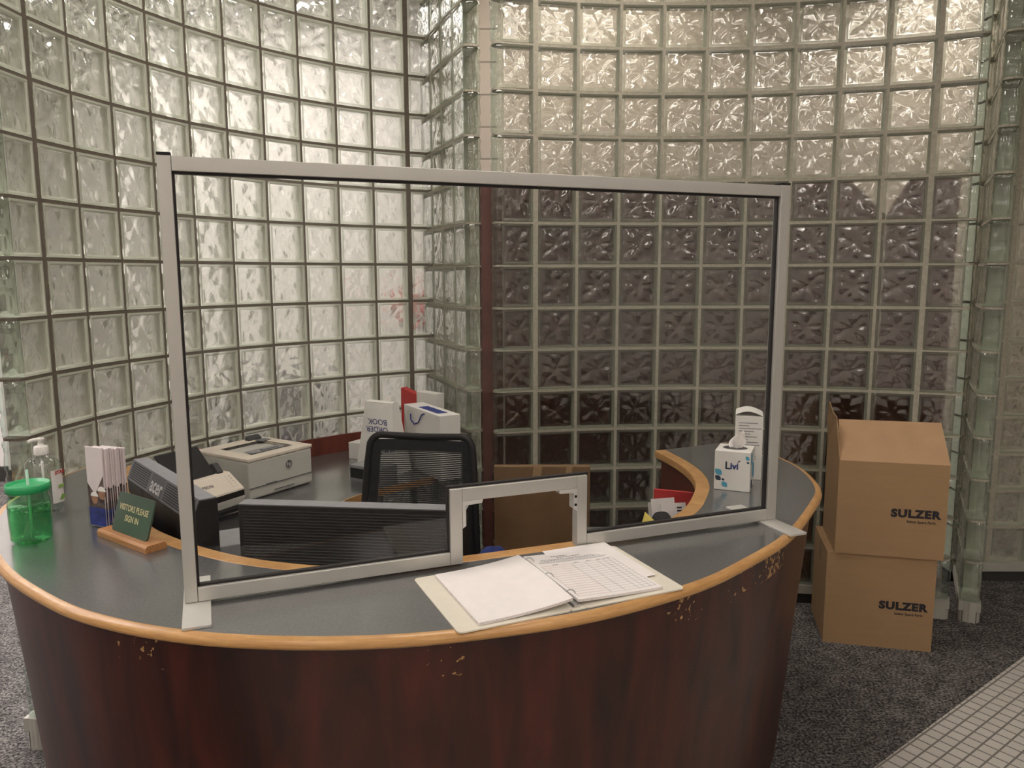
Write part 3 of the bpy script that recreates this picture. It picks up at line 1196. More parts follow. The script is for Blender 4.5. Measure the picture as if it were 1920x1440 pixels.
def stack(name, x0, x1, y0, y1, z, h, curl):
    b = MB()

    def top(uu, vv):
        x = x0 + (x1 - x0) * uu
        return (x, y0 + (y1 - y0) * vv + .002 * math.sin(uu * 3), z + h + curl(uu, vv))
    n1, n2 = 16, 10
    b.grid(top, n1, n2)
    for fn, n in ((lambda t: (t, 0), n1), (lambda t: (t, 1), n1), (lambda t: (0, t), n2), (lambda t: (1, t), n2)):
        V, F = [], []
        for k in range(n + 1):
            p = top(*fn(k / n))
            q = (p[0], p[1], max(z, p[2] - h))
            V += [p, q]
        F = [(2 * k, 2 * k + 2, 2 * k + 3, 2 * k + 1) for k in range(n)]
        b.add(V, F, 1)
    return b.build(name, ['paper', 'paper_edge'], binder, recalc=False)


# left pile: thick, its inner edge climbing onto the rings
stack('left_pages', .048, .262, .012, .292, .004, .006, lambda uu, vv: .015 * uu ** 2.5 + .004 * math.sin(vv * 3.1) * uu)
rightp = stack('right_pages', .276, .490, .014, .294, .004, .006, lambda uu, vv: .008 * (1 - uu) ** 2)
b = MB()
b.grid(lambda uu, vv: (.335 + .185 * uu, .075 + .235 * vv + .01 * uu, .0075 + .004 * vv + .022 * max(0, vv - .75) * (1 - uu)), 10, 12)
b.build('loose_sheet', 'paper', binder)


def zr(x, y):
    uu = (x - .276) / .214
    return .0102 + .008 * (1 - uu) ** 2


b = MB()
nx, ny = 7, 15
gx0, gx1, gy_0, gy_1 = .287, .482, .030, .215
xs = [gx0, gx0 + .080, gx0 + .115, gx0 + .150, gx0 + .166, gx0 + .181, gx1]
for y in np.linspace(gy_0, gy_1, ny):
    for k in range(len(xs) - 1):
        xa, xb = xs[k], xs[k + 1]
        b.add([(xa, y - .0004, zr(xa, y)), (xb, y - .0004, zr(xb, y)), (xb, y + .0004, zr(xb, y)), (xa, y + .0004, zr(xa, y))], [(0, 1, 2, 3)], 1 if k == 0 else 0)
for x in xs:
    b.add([(x - .0004, gy_0, zr(x, 0)), (x + .0004, gy_0, zr(x, 0)), (x + .0004, gy_1, zr(x, 0)), (x - .0004, gy_1, zr(x, 0))], [(0, 1, 2, 3)], 0)
def print_line(xa, xb, y, h):
    """a row of unreadably small print: a chain of short dark dashes"""
    x, q = xa, 0
    while x < xb:
        l = .004 + .003 * abs(math.sin(q * 2.7 + y * 90))
        xe = min(x + l, xb)
        b.add([(x, y, zr(x, y)), (xe, y, zr(xe, y)), (xe, y + h, zr(xe, y)), (x, y + h, zr(x, y))], [(0, 1, 2, 3)], 0)
        x += l + .0012
        q += 1


for xa, xb, y, h in ((.340, .430, .272, .0042), (.352, .418, .263, .0036), (.305, .466, .253, .0030), (.298, .474, .246, .0030), (.292, .480, .239, .0022), (.292, .470, .234, .0022),
                     (.318, .334, .2185, .003), (.376, .390, .2185, .003), (.410, .424, .2185, .003), (.438, .450, .2185, .003), (.456, .476, .2185, .003)):
    print_line(xa, xb, y, h)
b.build('form_print', ['ink_grey', 'ink_red', 'ink'], rightp, recalc=False)

# ------------------------------------------------------------------ green tumbler
tum = thing('tumbler', 'green jar tumbler with lid and straw at the left end of the counter', 'tumbler', (-1.285, 2.005, CT))
b = MB()
b.lathe([(.040, .002), (.047, .004), (.050, .014), (.051, .06), (.051, .105), (.049, .118), (.046, .126), (.047, .131), (.047, .150)], 40, cap=False)
b.build('jar', 'green_jar', tum)
b = MB()
b.lathe([(.0, .005), (.044, .005), (.0475, .014), (.0485, .06), (.0485, .098), (.0, .0981)], 36, cap=False)
b.build('water', 'green_water', tum)
b = MB()
b.lathe([(.0, .153), (.043, .153), (.046, .1535), (.0505, .160), (.0525, .160), (.0530, .150), (.0530, .140), (.0505, .139), (.0485, .142), (.0485, .150), (.0, .150)], 40, cap=False)
b.build('lid', 'green_lid', tum)
b = MB()
b.tube([(.001, 0, .008), (.0, .002, .12), (-.001, .003, .195)], .0036, 12)
b.build('straw', 'straw', tum)

# ------------------------------------------------------------------ hand sanitiser bottle
bot = thing('sanitizer_bottle', 'clear pump bottle of hand sanitizer behind the green tumbler', 'bottle', (-1.405, 2.27, CT), .25)
SC = Matrix.Diagonal((1, .72, 1, 1))
b = MB()
b.lathe([(.044, .001), (.049, .006), (.0495, .02), (.0495, .135), (.046, .152), (.034, .165), (.020, .171), (.0165, .176), (.0165, .186)], 36, M4=SC, cap=False)
b.build('bottle_body', 'bottle', bot)
b = MB()
b.lathe([(.0, .004), (.043, .004), (.0475, .012), (.0475, .082), (.0, .083)], 32, M4=SC, cap=False)
b.build('gel', 'gel', bot)
b = MB()
b.lathe([(.019, .176), (.0195, .178), (.0195, .199), (.017, .202), (.008, .203), (.0075, .216), (.011, .218), (.011, .226), (.0, .228)], 28)
b.tube([(0, 0, .222), (-.018, -.014, .2225), (-.027, -.021, .218)], .0052, 10)
pm = b.build('pump', 'pump', bot)
b = MB()
b.tube([(0, 0, .012), (0, 0, .178)], .0032, 10)
b.build('dip_tube', 'pump', pm)
b = MB()


def lab(uu, vv):
    a = -.95 + 1.15 * uu
    return (.0503 * math.cos(a), .0503 * .72 * math.sin(a), .03 + .10 * vv)


b.grid(lab, 12, 4)
lb = b.build('bottle_label', 'label', bot)
b = MB()
aa = -.35
c = Vector((.0506 * math.cos(aa), .0506 * .72 * math.sin(aa), 0))
tx = Vector((-math.sin(aa), .72 * math.cos(aa), 0)).normalized()
text_mb(b, 'STAR', .015, c + Vector((0, 0, .122)), tx, (0, 0, 1), 0, bold=.0006)
b.build('brand_print', 'red', lb, recalc=False)
b = MB()
b.add([c + tx * x + tx.cross(Vector((0, 0, 1))) * .001 + Vector((0, 0, z)) for x, z in ((-.008, .040), (.006, .037), (.016, .048), (.004, .056))], [(0, 1, 2, 3)], 1)
b.add([c + tx * x + tx.cross(Vector((0, 0, 1))) * .001 + Vector((0, 0, z)) for x, z in ((-.008, .075), (.012, .075), (.012, .085), (-.008, .085))], [(0, 1, 2, 3)], 1)
b.build('leaf_print', ['red', 'green_leaf'], lb, recalc=False)

# ------------------------------------------------------------------ brochure holder and the brochures in it
hx = math.atan2(-.028, .065)
HO = (-1.198, 2.128, CT)
hold = thing('brochure_holder', 'clear acrylic holder of upright brochures behind the sign-in plaque', 'holder', HO, hx)
# local: x along the covers (towards the lower right), y to the back along the pile
FW, FD = .070, .078
b = MB()
b.box((-.002, -.002, .0), (FW + .002, FD + .002, .003))
b.box((-.002, -.002, .003), (.0, FD + .002, .075))
b.box((FW, -.002, .003), (FW + .002, FD + .002, .075))
b.box((-.002, FD, .003), (FW + .002, FD + .002, .13))
b.box((.0, -.002, .003), (FW, 0, .060))
b.build('pocket', 'clear', hold)
NBR = 11
for k in range(NBR):
    y = .004 + (FD - .010) * k / (NBR - 1)
    x0 = .002 + .0015 * math.sin(k * 2.1)
    wd, ht, tk = FW - .004, .228 - .004 * abs(math.sin(k * 2.3)) - .001 * k, .0058
    slant = .004 * math.sin(k * 1.3)
    br_loc = Matrix.Translation(HO) @ Matrix.Rotation(hx, 4, 'Z') @ Vector((x0, y, .0035))
    b = MB()
    b.prism([(0, 0), (wd, 0), (wd + slant, ht), (slant, ht)], 'y', -tk / 2, tk / 2)
    br = b.build('brochure', 'brochure', bevel=.0012)
    br.location = br_loc
    br.rotation_euler = (0, 0, hx)
    tag(br, 'front brochure in the clear holder, its cover showing two people in white helmets' if k == 0 else
        'pale folded brochure in the pile behind the front one in the clear holder', 'brochure',
        None if k == 0 else 'brochures in the clear holder')
    b = MB()
    xe = lambda z: wd + slant * z / ht + .0004
    hb = .112 + .004 * math.sin(k * 1.9)
    for za, zb, mi in ((.001, .05, 1), (.05, hb, 0)):
        b.add([(xe(za), -tk / 2 + .001, za), (xe(za), tk / 2 - .001, za), (xe(zb), tk / 2 - .001, zb), (xe(zb), -tk / 2 + .001, zb)], [(0, 1, 2, 3)], mi)
    b.build('edge_print', ['photo_dark', 'photo_blue'], br, recalc=False)
    if k == 0:
        yy = -tk / 2 - .0004
        b = MB()
        b.add([(.001, yy, .055), (wd - .001, yy, .055), (wd - .001, yy, .150), (.045, yy, .118), (.028, yy, .092), (.001, yy, .125)], [tuple(range(6))], 0)
        b.add([(.001, yy, .002), (wd - .001, yy, .002), (wd - .001, yy, .055), (.001, yy, .055)], [(0, 1, 2, 3)], 1)
        for cx, cz, r_, mi in ((.026, .080, .012, 2), (.056, .096, .013, 2)):
            b.add([(cx + r_ * math.cos(a), yy - .0003, cz + r_ * 1.25 * math.sin(a)) for a in np.linspace(0, 2 * PI, 14, endpoint=False)], [tuple(range(14))], mi)
            b.add([(cx + 1.25 * r_ * math.cos(a), yy - .0004, cz + r_ * .6 + r_ * 1.1 * math.sin(a)) for a in np.linspace(0, PI, 10)], [tuple(range(10))], 3)
        b.build('cover_photo', ['photo_dark', 'photo_blue', 'skin', 'paper'], br, recalc=False)

# ------------------------------------------------------------------ sign
sr = math.atan2(1.899 - 2.044, -.933 + 1.133)
sign = thing('desk_sign', 'dark green plaque reading VISITORS PLEASE SIGN IN on a wooden base', 'sign', (-1.133, 2.044, CT), sr)
SL, SD = .247, .058
b = MB()
b.prism([(0, 0), (SD, 0), (SD, .014), (SD - .006, .020), (.006, .020), (0, .014)], 'x', 0, SL)
b.build('base', 'sign_wood', sign, bevel=.001)
b = MB()
tilt = .30
Mp = Matrix.Translation((.030, .024, .019)) @ Matrix.Rotation(-tilt, 4, 'X')
P = rrect(.006, 0, .184, .106, .012)
b.prism(P, 'y', -.0025, .0025, M4=Mp)
pl = b.build('plaque', 'plaque', sign)
b = MB()
X = (Mp.to_3x3() @ Vector((1, 0, 0)))
Y = (Mp.to_3x3() @ Vector((0, 0, 1)))
text_mb(b, 'VISITORS PLEASE', .0225, Mp @ Vector((.095, -.0027, .068)), X, Y, 0, bold=.0004, sx=.86)
text_mb(b, 'SIGN IN', .0225, Mp @ Vector((.095, -.0027, .041)), X, Y, 0, bold=.0004, sx=.86)
b.build('lettering', 'gold', pl, recalc=False)

# ------------------------------------------------------------------ left monitor (grey vented band)
au = np.array([.65, -.76])
aL = np.array([-1.205, 2.499])
ar = math.atan2(au[1], au[0])
acer = thing('computer_monitor', 'black computer monitor seen from behind with a grey vented band, turned left', 'monitor', (aL[0], aL[1], DT), ar)
# local: x along the back, -y towards the viewer
AL = .62
h = 1.06 - DT
b = MB()
b.prism([(-.050, .0), (.010, .0), (.010, h), (-.038, h), (-.060, h - .058), (-.060, .02)], 'x', .16, AL)
b.prism([(-.060, h - .105), (.010, h - .105), (.010, h), (-.038, h), (-.060, h - .058)], 'x', 0, .16)
hs = b.build('housing', 'black_plastic', acer, bevel=.003)
b = MB()
b.prism([(.006, h), (-.037, h), (-.037, h + .002), (.006, h + .002)], 'x', .002, AL - .003)
n_ = Vector((0, -.058, .022)).normalized()
p0, p1 = Vector((0, -.0375, h + .001)), Vector((0, -.0605, h - .058))
sd = (p1 - p0)


def on_band(x, t, lift=.0):
    q = p0 + sd * t + n_ * lift
    return (x, q.y, q.z)


b.add([on_band(.002, 0, .0006), on_band(AL - .004, 0, .0006), on_band(AL - .004, 1, .0006), on_band(.002, 1, .0006)], [(0, 3, 2, 1)], 1)
bd = b.build('vent_band', ['slate_light', 'slate'], acer, recalc=False)
for xa, xb in ((.020, .205), (.355, AL - .02)):
    b = MB()
    for k in range(8):
        t0, t1 = .08 + k * .107, .08 + k * .107 + .058
        b.add([on_band(xa, t0, .0012), on_band(xb, t0, .0012), on_band(xb, t1, .0012), on_band(xa, t1, .0012)], [(0, 3, 2, 1)])
    b.build('vent_grille', 'black_plastic', bd, recalc=False)
b = MB()
b.add([on_band(.222, .02, .0012), on_band(.345, .02, .0012), on_band(.345, .98, .0012), on_band(.222, .98, .0012)], [(0, 3, 2, 1)], 1)
text_mb(b, 'acer', .062, on_band(.284, .54, .0015), (1, 0, 0), -sd, 0, bold=.0016)
b.build('badge', ['silver', 'dark_grey'], bd, recalc=False)

# ------------------------------------------------------------------ front monitor
mr = math.atan2(1.985 - 2.051, -.113 + .723)
mon = thing('computer_monitor', 'wide black monitor with ribbed back facing the visitor, behind the screen', 'monitor', (-.723, 2.051, DT), mr)
ML = .612
mh = 1.05 - DT
b = MB()
b.prism([(0, .05), (0, mh), (-.051, mh), (-.052, mh - .002), (-.052, .05)], 'x', 0, ML)
mb_ = b.build('housing', 'black_plastic', mon, bevel=.002)
b = MB()
b.box((.0, -.050, mh), (ML, -.002, mh + .002))
b.build('top_bezel', 'slate_light', mon)
b = MB()
for k in range(33):
    z = .050 + k * .0082
    b.prism([(-.051, z), (-.0535, z + .0025), (-.051, z + .006)], 'x', .012, ML - .012)
b.build('back_ribs', 'black_plastic', mb_)
b = MB()
b.box((ML / 2 - .04, -.03, .012), (ML / 2 + .04, -.005, .08))
b.box((ML / 2 - .12, -.10, 0), (ML / 2 + .12, .08, .012))
b.build('stand', 'black_plastic', mon, bevel=.003)

# ------------------------------------------------------------------ laser printer
wv = np.array([.529, .849])
pr_ = math.atan2(wv[1], wv[0])
PW, PD, PH = .355, .345, .180
pO = np.array([-.904, 3.441]) - wv * PW
prn = thing('laser_printer', 'white laser printer with dark output tray against the left glass block wall', 'printer', (pO[0], pO[1], DT), pr_)
# local: x along the front, y to the back, front at y=0
b = MB()
b.box((.002, .0015, .004), (PW - .002, PD, PH - .014))
b.build('body', 'printer_side', prn, bevel=.010, seg=3)
b = MB()      # top cover with an opening
zt = PH
ox0, ox1, oy0, oy1 = .07, PW - .055, .06, .27
b.box((0, 0, zt - .016), (PW, oy0, zt))
b.box((0, oy1, zt - .016), (PW, PD, zt))
b.box((0, oy0, zt - .016), (ox0, oy1, zt))
b.box((ox1, oy0, zt - .016), (PW, oy1, zt))
b.build('top_cover', 'cream_plastic', prn, bevel=.004)
b = MB()
b.add([(ox0, oy0, zt - .004), (ox1, oy0, zt - .004), (ox1, oy1, zt - .040), (ox0, oy1, zt - .040)], [(0, 1, 2, 3)], 0)
b.add([(ox0, oy1, zt - .040), (ox1, oy1, zt - .040), (ox1, oy1, zt - .002), (ox0, oy1, zt - .002)], [(0, 1, 2, 3)], 0)
b.add([(ox0, oy0, zt - .004), (ox0, oy1, zt - .040), (ox0, oy1, zt - .002), (ox0, oy0, zt - .002)], [(0, 1, 2, 3)], 0)
b.add([(ox1, oy0, zt - .004), (ox1, oy1, zt - .040), (ox1, oy1, zt - .002), (ox1, oy0, zt - .002)], [(0, 1, 2, 3)], 0)
b.build('output_tray', 'tray_void', prn, recalc=False)
b = MB()
b.box((ox0 + .02, oy0 + .02, zt - .004), (ox1 - .03, oy0 + .075, zt - .0015))
b.box((ox0 + .08, oy0 + .03, zt - .001), (ox1 - .06, oy0 + .045, zt + .004))
b.build('paper_stop', 'slate_light', prn, bevel=.002)
b = MB()
b.prism([(PD - .055, zt), (PD - .025, zt), (PD - .028, zt + .020), (PD - .052, zt + .008)], 'x', PW - .11, PW - .035)
cp = b.build('control_panel', 'dark_grey', prn, bevel=.002)
b = MB()
b.box((PW - .085, PD - .11, zt), (PW - .03, PD - .065, zt + .003))
b.build('keypad', 'slate', cp)
b = MB()
b.box((.001, -.002, .052), (PW - .001, .002, .0545))
b.box((.088, -.003, .055), (.145, .0, .058))
b.box((.13, -.003, .021), (.24, .0, .024))
b.build('front_seam', 'slate', prn)
b = MB()
b.lathe([(.0, .001), (.017, .001), (.017, 0)], 28, 0, False, M4=Matrix.Translation((.215, -.0018, .118)) @ Matrix.Rotation(PI / 2, 4, 'X'))
text_mb(b, 'hp', .026, (.2145, -.0035, .119), (1, 0, 0), (0, 0, 1), 1, lift=.0004, bold=.0003)
b.build('badge', ['slate', 'white_plastic'], prn, recalc=False)

# ------------------------------------------------------------------ document scanner
sw = np.array([.47, .883])
sO = np.array([-1.10, 2.95]) - sw * .29
scn = thing('document_scanner', 'cream document scanner with black paper support between monitor and printer', 'scanner', (sO[0], sO[1], DT), math.atan2(sw[1], sw[0]))
# local: x along width, -y is the front
SWd = .29
zt = .90 - DT
b = MB()
b.prism([(.09, .01), (.09, zt - .03), (.06, zt), (0, zt), (-.078, zt - .055), (-.078, zt - .062), (-.06, .0), (.08, .0)], 'x', 0, SWd)
b.build('body', 'cream_plastic', scn, bevel=.005)
b = MB()
b.prism([(-.079, zt - .061), (-.080, zt - .083), (-.060, zt - .083), (-.060, zt - .061)], 'x', .004, SWd - .004)
b.build('slot_strip', 'black_gloss', scn)
b = MB()
b.prism([(-.081, zt - .084), (-.078, zt - .115), (-.05, zt - .115), (-.05, zt - .084)], 'x', .002, SWd - .002)
b.build('lower_front', 'printer_side', scn, bevel=.003)
b = MB()
b.prism([(-.092, zt - .118), (-.086, zt - .134), (-.03, zt - .134), (-.03, zt - .118)], 'x', .004, SWd - .006)
b.build('output_slot', 'black_plastic', scn)
b = MB()
sl = Vector((0, -.078, -.055)).normalized()
text_mb(b, 'EPSON', .020, (.145, -.040, zt - .0265), (1, 0, 0), -sl, 0, bold=.0003)
b.build('lettering', 'ink_grey', scn, recalc=False)
b = MB()
for k in range(5):
    for q in range(2):
        c = Vector((SWd - .020 - .004 * q, -.018 - .011 * k, zt - .012 - .0078 * k)) - Vector((.016 * q, 0, 0))
        if q == 0 and k < 2:
            b.lathe([(.003, 0), (.003, .0008)], 10, 0, False, M4=Matrix.Translation(c))
        else:
            b.lathe([(.0016, 0), (.0016, .0008)], 8, 1, False, M4=Matrix.Translation(c))
b.build('button', ['ink_grey', 'ink_grey'], scn, recalc=False)
b = MB()      # paper support leaning back
sp = Vector((0, .075, .085))
b.prism([(.010, zt - .005), (.016, zt - .009), (.115, zt + .095), (.108, zt + .099)], 'x', .045, .235)
sup = b.build('paper_support', 'black_plastic', scn, bevel=.002)
for xa, xb in ((.238, .262), (.030, .044)):
    b = MB()
    b.prism([(.004, zt), (.004, zt + .006), (.03, zt + .035), (.045, zt + .035), (.06, zt)], 'x', xa, xb)
    b.build('paper_guide', 'dark_grey', sup)

# small things between scanner and front monitor
t = thing('wire_tray', 'small pile of black trays in front of the cream scanner', 'tray', (-1.0, 2.70, DT), .9)
for k in range(3):
    b = MB()
    b.box((-.10 + .012 * k, -.07, .0 + .022 * k), (.10 + .006 * k, .07, .006 + .022 * k))
    b.box((-.10 + .012 * k, .064, .006 + .022 * k), (.10, .07, .022 + .022 * k))
    b.build('tray', 'black_plastic', t)
b = MB()
b.box((-.06, -.085, 0), (.06, .085, .08))
g_ = tag(b.build('desk_organizer', 'grey_tray', bevel=.004, at=(-.925, 2.475, DT)), 'flat grey box on the desk left of the ribbed monitor', 'box')
g_.rotation_euler = (0, 0, .5)
b = MB()
b.tube([(-1.44, 3.28, DT + .003), (-1.425, 3.31, DT + .10), (-1.41, 3.335, DT + .165), (-1.39, 3.375, DT + .172), (-1.365, 3.43, DT + .15), (-1.36, 3.46, DT + .02)], .003, 8)
tag(b.build('cable', 'red'), 'red cable looping up behind the white laser printer', 'cable')

# ------------------------------------------------------------------ chair
ch = thing('office_chair', 'black office chair with a mesh backrest behind the desk', 'chair', (-.372, 2.60, 0), -.17)
# local: backrest at y=+.17, facing -y
b = MB()
b.grid(lambda uu, vv: ((uu - .5) * .46, (vv - .62) * .44, .47 + .035 * math.sin(PI * min(1, vv * 1.3)) * math.sin(PI * uu)), 10, 10)
b.box((-.23, -.27, .42), (.23, .165, .468))
b.build('seat', 'fabric_black', ch, bevel=.02)
fp = []
wb, wt, zb, zt_ = .225, .196, .58, 1.066
for a in np.linspace(0, PI / 2, 6):
    fp.append((wt - .045 + .045 * math.sin(PI / 2 - a), zt_ - .045 + .045 * math.cos(PI / 2 - a)))
for x in np.linspace(wt - .07, -(wt - .07), 7):
    fp.append((x, zt_ - .006 * math.cos(x / wt * PI / 2) ** 2))
for a in np.linspace(0, PI / 2, 6):
    fp.append((-(wt - .045) - .045 * math.sin(a), zt_ - .045 + .045 * math.cos(a)))
for zz in np.linspace(zt_ - .1, zb + .06, 6):
    fp.append((-(wt + (wb - wt) * (zt_ - zz) / (zt_ - zb)), zz))
for a in np.linspace(0, PI / 2, 5):
    fp.append((-(wb - .05) - .05 * math.cos(a), zb + .05 - .05 * math.sin(a)))
for a in np.linspace(0, PI / 2, 5):
    fp.append(((wb - .05) + .05 * math.sin(a), zb + .05 - .05 * math.cos(a)))
for zz in np.linspace(zb + .06, zt_ - .1, 6):
    fp.append(((wt + (wb - wt) * (zt_ - zz) / (zt_ - zb)), zz))


def back_y(x, z):
    return .17 + .06 * (z - .58) / .5 - .05 * (1 - (x / .22) ** 2) * .0 + .02 * (x / .2) ** 2 * -1


b = MB()
b.tube([(x, back_y(x, z), z) for x, z in fp], .013, 10, closed=True)
bk = b.build('back_frame', 'black_plastic', ch)
b = MB()
for k in range(66):
    z = zb + .015 + (zt_ - zb - .035) * k / 65
    hw = wt + (wb - wt) * (zt_ - z) / (zt_ - zb) - .004
    if z > zt_ - .045:
        hw -= .045 - math.sqrt(max(0, .045 ** 2 - (z - zt_ + .045) ** 2))
    hz = .0026 if z < zt_ - .055 else .0040
    ns = 10
    V, F = [], []
    for q in range(ns + 1):
        x = -hw + 2 * hw * q / ns
        V += [(x, back_y(x, z), z - hz), (x, back_y(x, z), z + hz)]
    F = [(2 * q, 2 * q + 2, 2 * q + 3, 2 * q + 1) for q in range(ns)]
    b.add(V, F)
b.build('back_mesh', 'mesh_black', bk, recalc=False)
for s_ in (-1, 1):
    b = MB()
    V, F = [], []
    for k in range(12):
        z = zb + .02 + (zt_ - zb - .06) * k / 11
        hw = wt + (wb - wt) * (zt_ - z) / (zt_ - zb)
        for xx in (hw - .045, hw):
            V.append((s_ * xx, back_y(xx, z) + .002, z))
    F = [(2 * k, 2 * k + 1, 2 * k + 3, 2 * k + 2) for k in range(11)]
    b.add(V, F)
    b.build('back_border', 'mesh_black', bk, recalc=False)
b = MB()
b.box((-.03, .16, .40), (.03, .20, .66))
b.build('back_support', 'black_plastic', ch, bevel=.008)
for s_ in (-1, 1):
    b = MB()
    b.tube([(s_ * .24, .05, .43), (s_ * .27, .04, .50), (s_ * .27, .02, .64)], .014, 10)
    b.box((s_ * .27 - .035, -.12, .64), (s_ * .27 + .035, .12, .665))
    b.build('armrest', 'black_plastic', ch, bevel=.006)
b = MB()
b.lathe([(.028, .07), (.028, .28), (.02, .28), (.02, .42)], 20)
b.build('column', 'black_plastic', ch)
for k in range(5):
    a = 2 * PI * k / 5 + .3
    b = MB()
    b.tube([(0, 0, .10), (.17 * math.cos(a), .17 * math.sin(a), .085), (.29 * math.cos(a), .29 * math.sin(a), .065)], [.026, .02, .014], 10)
    lg = b.build('leg', 'black_plastic', ch)
    b = MB()
    b.lathe([(.0, -.012), (.026, -.012), (.026, .012), (.0, .012)], 18, M4=Matrix.Translation((.29 * math.cos(a), .29 * math.sin(a), .0265)) @ Matrix.Rotation(a, 4, 'Z') @ Matrix.Rotation(PI / 2, 4, 'X'), cap=False)
    b.build('caster', 'black_plastic', lg)

# ------------------------------------------------------------------ bags and boxes on the back of the desk
# gift box bag with the blue cord
g0, g1 = np.array([-.536, 3.80]), np.array([-.327, 3.455])
gu = (g1 - g0)
gl = np.linalg.norm(gu)
gu /= gl
gift = thing('gift_bag', 'white box-shaped gift bag with a blue cord handle and blue label', 'bag', (g0[0], g0[1], DT), math.atan2(gu[1], gu[0]))
GH, GD = .302, .105
b = MB()
b.box((0, 0, 0), (gl, GD, GH))
b.build('bag_body', 'white_card', gift, bevel=.002)
b = MB()
b.tube([(.09, -.004, GH - .035), (.10, -.008, GH - .062), (.14, -.009, GH - .078), (.19, -.009, GH - .062), (.225, -.008, GH - .020), (.25, -.006, GH - .012)], .0032, 8)
b.build('cord_handle', 'rope_blue', gift)
b = MB()
b.box((.13, .022, GH), (.34, .070, GH + .002))
b.build('top_label', 'ink_blue', gift)
b = MB()
for k in range(9):
    a = PI * k / 8
    r0, r1 = .022, .046 if k % 2 else .038
    c = (.225, .155)
    dx, dz = math.cos(a), math.sin(a)
    b.add([(c[0] + r0 * dx - .003 * dz, -.0008, c[1] + r0 * dz + .003 * dx), (c[0] + r1 * dx, -.0008, c[1] + r1 * dz), (c[0] + r0 * dx + .003 * dz, -.0008, c[1] + r0 * dz - .003 * dx)], [(0, 1, 2)], 0)
b.add([(.225 + .017 * math.cos(a), -.0008, .155 + .017 * math.sin(a)) for a in np.linspace(0, PI, 12)], [tuple(range(12))], 0)
b.build('sun_emblem', 'sun_yellow', gift, recalc=False)
b = MB()
text_mb(b, 'SULZER', .024, (.225, -.001, .136), (1, 0, 0), (0, 0, 1), 1, bold=.001)
b.build('lettering', ['sun_yellow', 'ink_blue'], gift, recalc=False)
# order book bag
ob_ = thing('shopping_bag', 'slanted white bag printed ORDER BOOK upside down, left of the gift bag', 'bag', (-.755, 3.67, DT), -.50)
b = MB()


def bag(uu, vv):
    return ((.0 + .04 * vv) + (.235 - .075 * vv) * uu, -.012 * math.sin(PI * uu) + .035 * vv, .335 * vv)


b.grid(bag, 8, 8)
b.grid(lambda uu, vv: (bag(uu, vv)[0], .13 - .05 * vv + .01 * math.sin(5 * uu), .335 * vv * (1 - .02 * uu)), 8, 8)
for uu in (0, 1):
    V, F = [], []
    for k in range(9):
        p = bag(uu, k / 8)
        q = (p[0], .13 - .05 * k / 8, .335 * k / 8)
        V += [p, q]
    F = [(2 * k, 2 * k + 1, 2 * k + 3, 2 * k + 2) for k in range(8)]
    b.add(V, F)
b.grid(lambda uu, vv: (bag(uu, 1)[0], .035 + .045 * vv, .335 + .006 * math.sin(PI * vv)), 4, 3)
b.build('bag_body', 'white_card', ob_)
b = MB()
for txt, z in (('ORDER', .212), ('BOOK', .248)):
    text_mb(b, txt, .040, (.128, -.011 + .035 * z / .335 - .004, z), (-1, 0, 0), (0, .1, -1), 0)
text_mb(b, 'SULZER', .046, (.17, -.009, .12), (-1, 0, -.25), (0, 0, -1), 0, bold=.0012)
b.build('print', 'ink_blue', ob_, recalc=False)
# things standing behind the bags
b = MB()
b.box((-.075, -.03, 0), (.075, .03, .332))
o = tag(b.build('carton', 'white_card', bevel=.002, at=(-.425, 3.99, DT)), 'pale carton standing behind the gift bag against the spine wall', 'box')
o.rotation_euler = (0, 0, -.75)
b = MB()
b.prism([(-.05, 0), (.05, 0), (.05, .318), (-.05, .345)], 'y', -.022, .022)
o = tag(b.build('red_packet', 'red', bevel=.002, at=(-.535, 4.06, DT)), 'flat red packet sticking up behind the white bags', 'packet')
o.rotation_euler = (0, 0, -.6)
b = MB()
b.box((-.06, -.05, 0), (.06, .05, .085))
o = tag(b.build('carton', 'white_card', bevel=.002, at=(-.765, 3.93, DT)), 'little white carton on the desk behind the left side of the chair', 'box')
o.rotation_euler = (0, 0, -.5)
b = MB()
b.box((-.09, -.06, 0), (.09, .06, .070))
b.box((-.085, -.064, .012), (.085, -.06, .058), 1)
o = tag(b.build('card_reader', ['slate_light', 'black_plastic'], at=(-.64, 3.50, DT)), 'black device with a grey top on the desk just left of the chair', 'device')
o.rotation_euler = (0, 0, -.55)

# ------------------------------------------------------------------ brown carton behind the desk
ct = thing('carton', 'flattened tall brown carton with tape marks along its top, behind the pass-through opening', 'box', (.123, 3.12, 0), -.01)
b = MB()
b.box((-.198, 0, 0), (.198, .035, .872))
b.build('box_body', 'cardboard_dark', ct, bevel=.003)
for x, w_ in ((-.035, .035), (.10, .025)):
    b = MB()
    b.add([(x, -.001, .872), (x + w_, -.001, .872), (x + w_ - .012, -.001, .78), (x - .012, -.001, .78)], [(0, 1, 2, 3)])
    b.build('tape_strip', 'tape', ct, recalc=False)
b = MB()
b.grid(lambda uu, vv: (.02 + .12 * (uu - .5) * (1 + .2 * math.sin(6 * vv)) - .10, .10 * (vv - .5), .05 * math.exp(-6 * ((uu - .5) ** 2 + (vv - .5) ** 2)) + .02 * math.sin(7 * uu) * math.sin(5 * vv)), 12, 12)
tag(b.build('cloth', 'cloth_blue', at=(.02, 2.60, .668)), 'crumpled blue cloth on the armrest, low behind the counter opening', 'cloth')

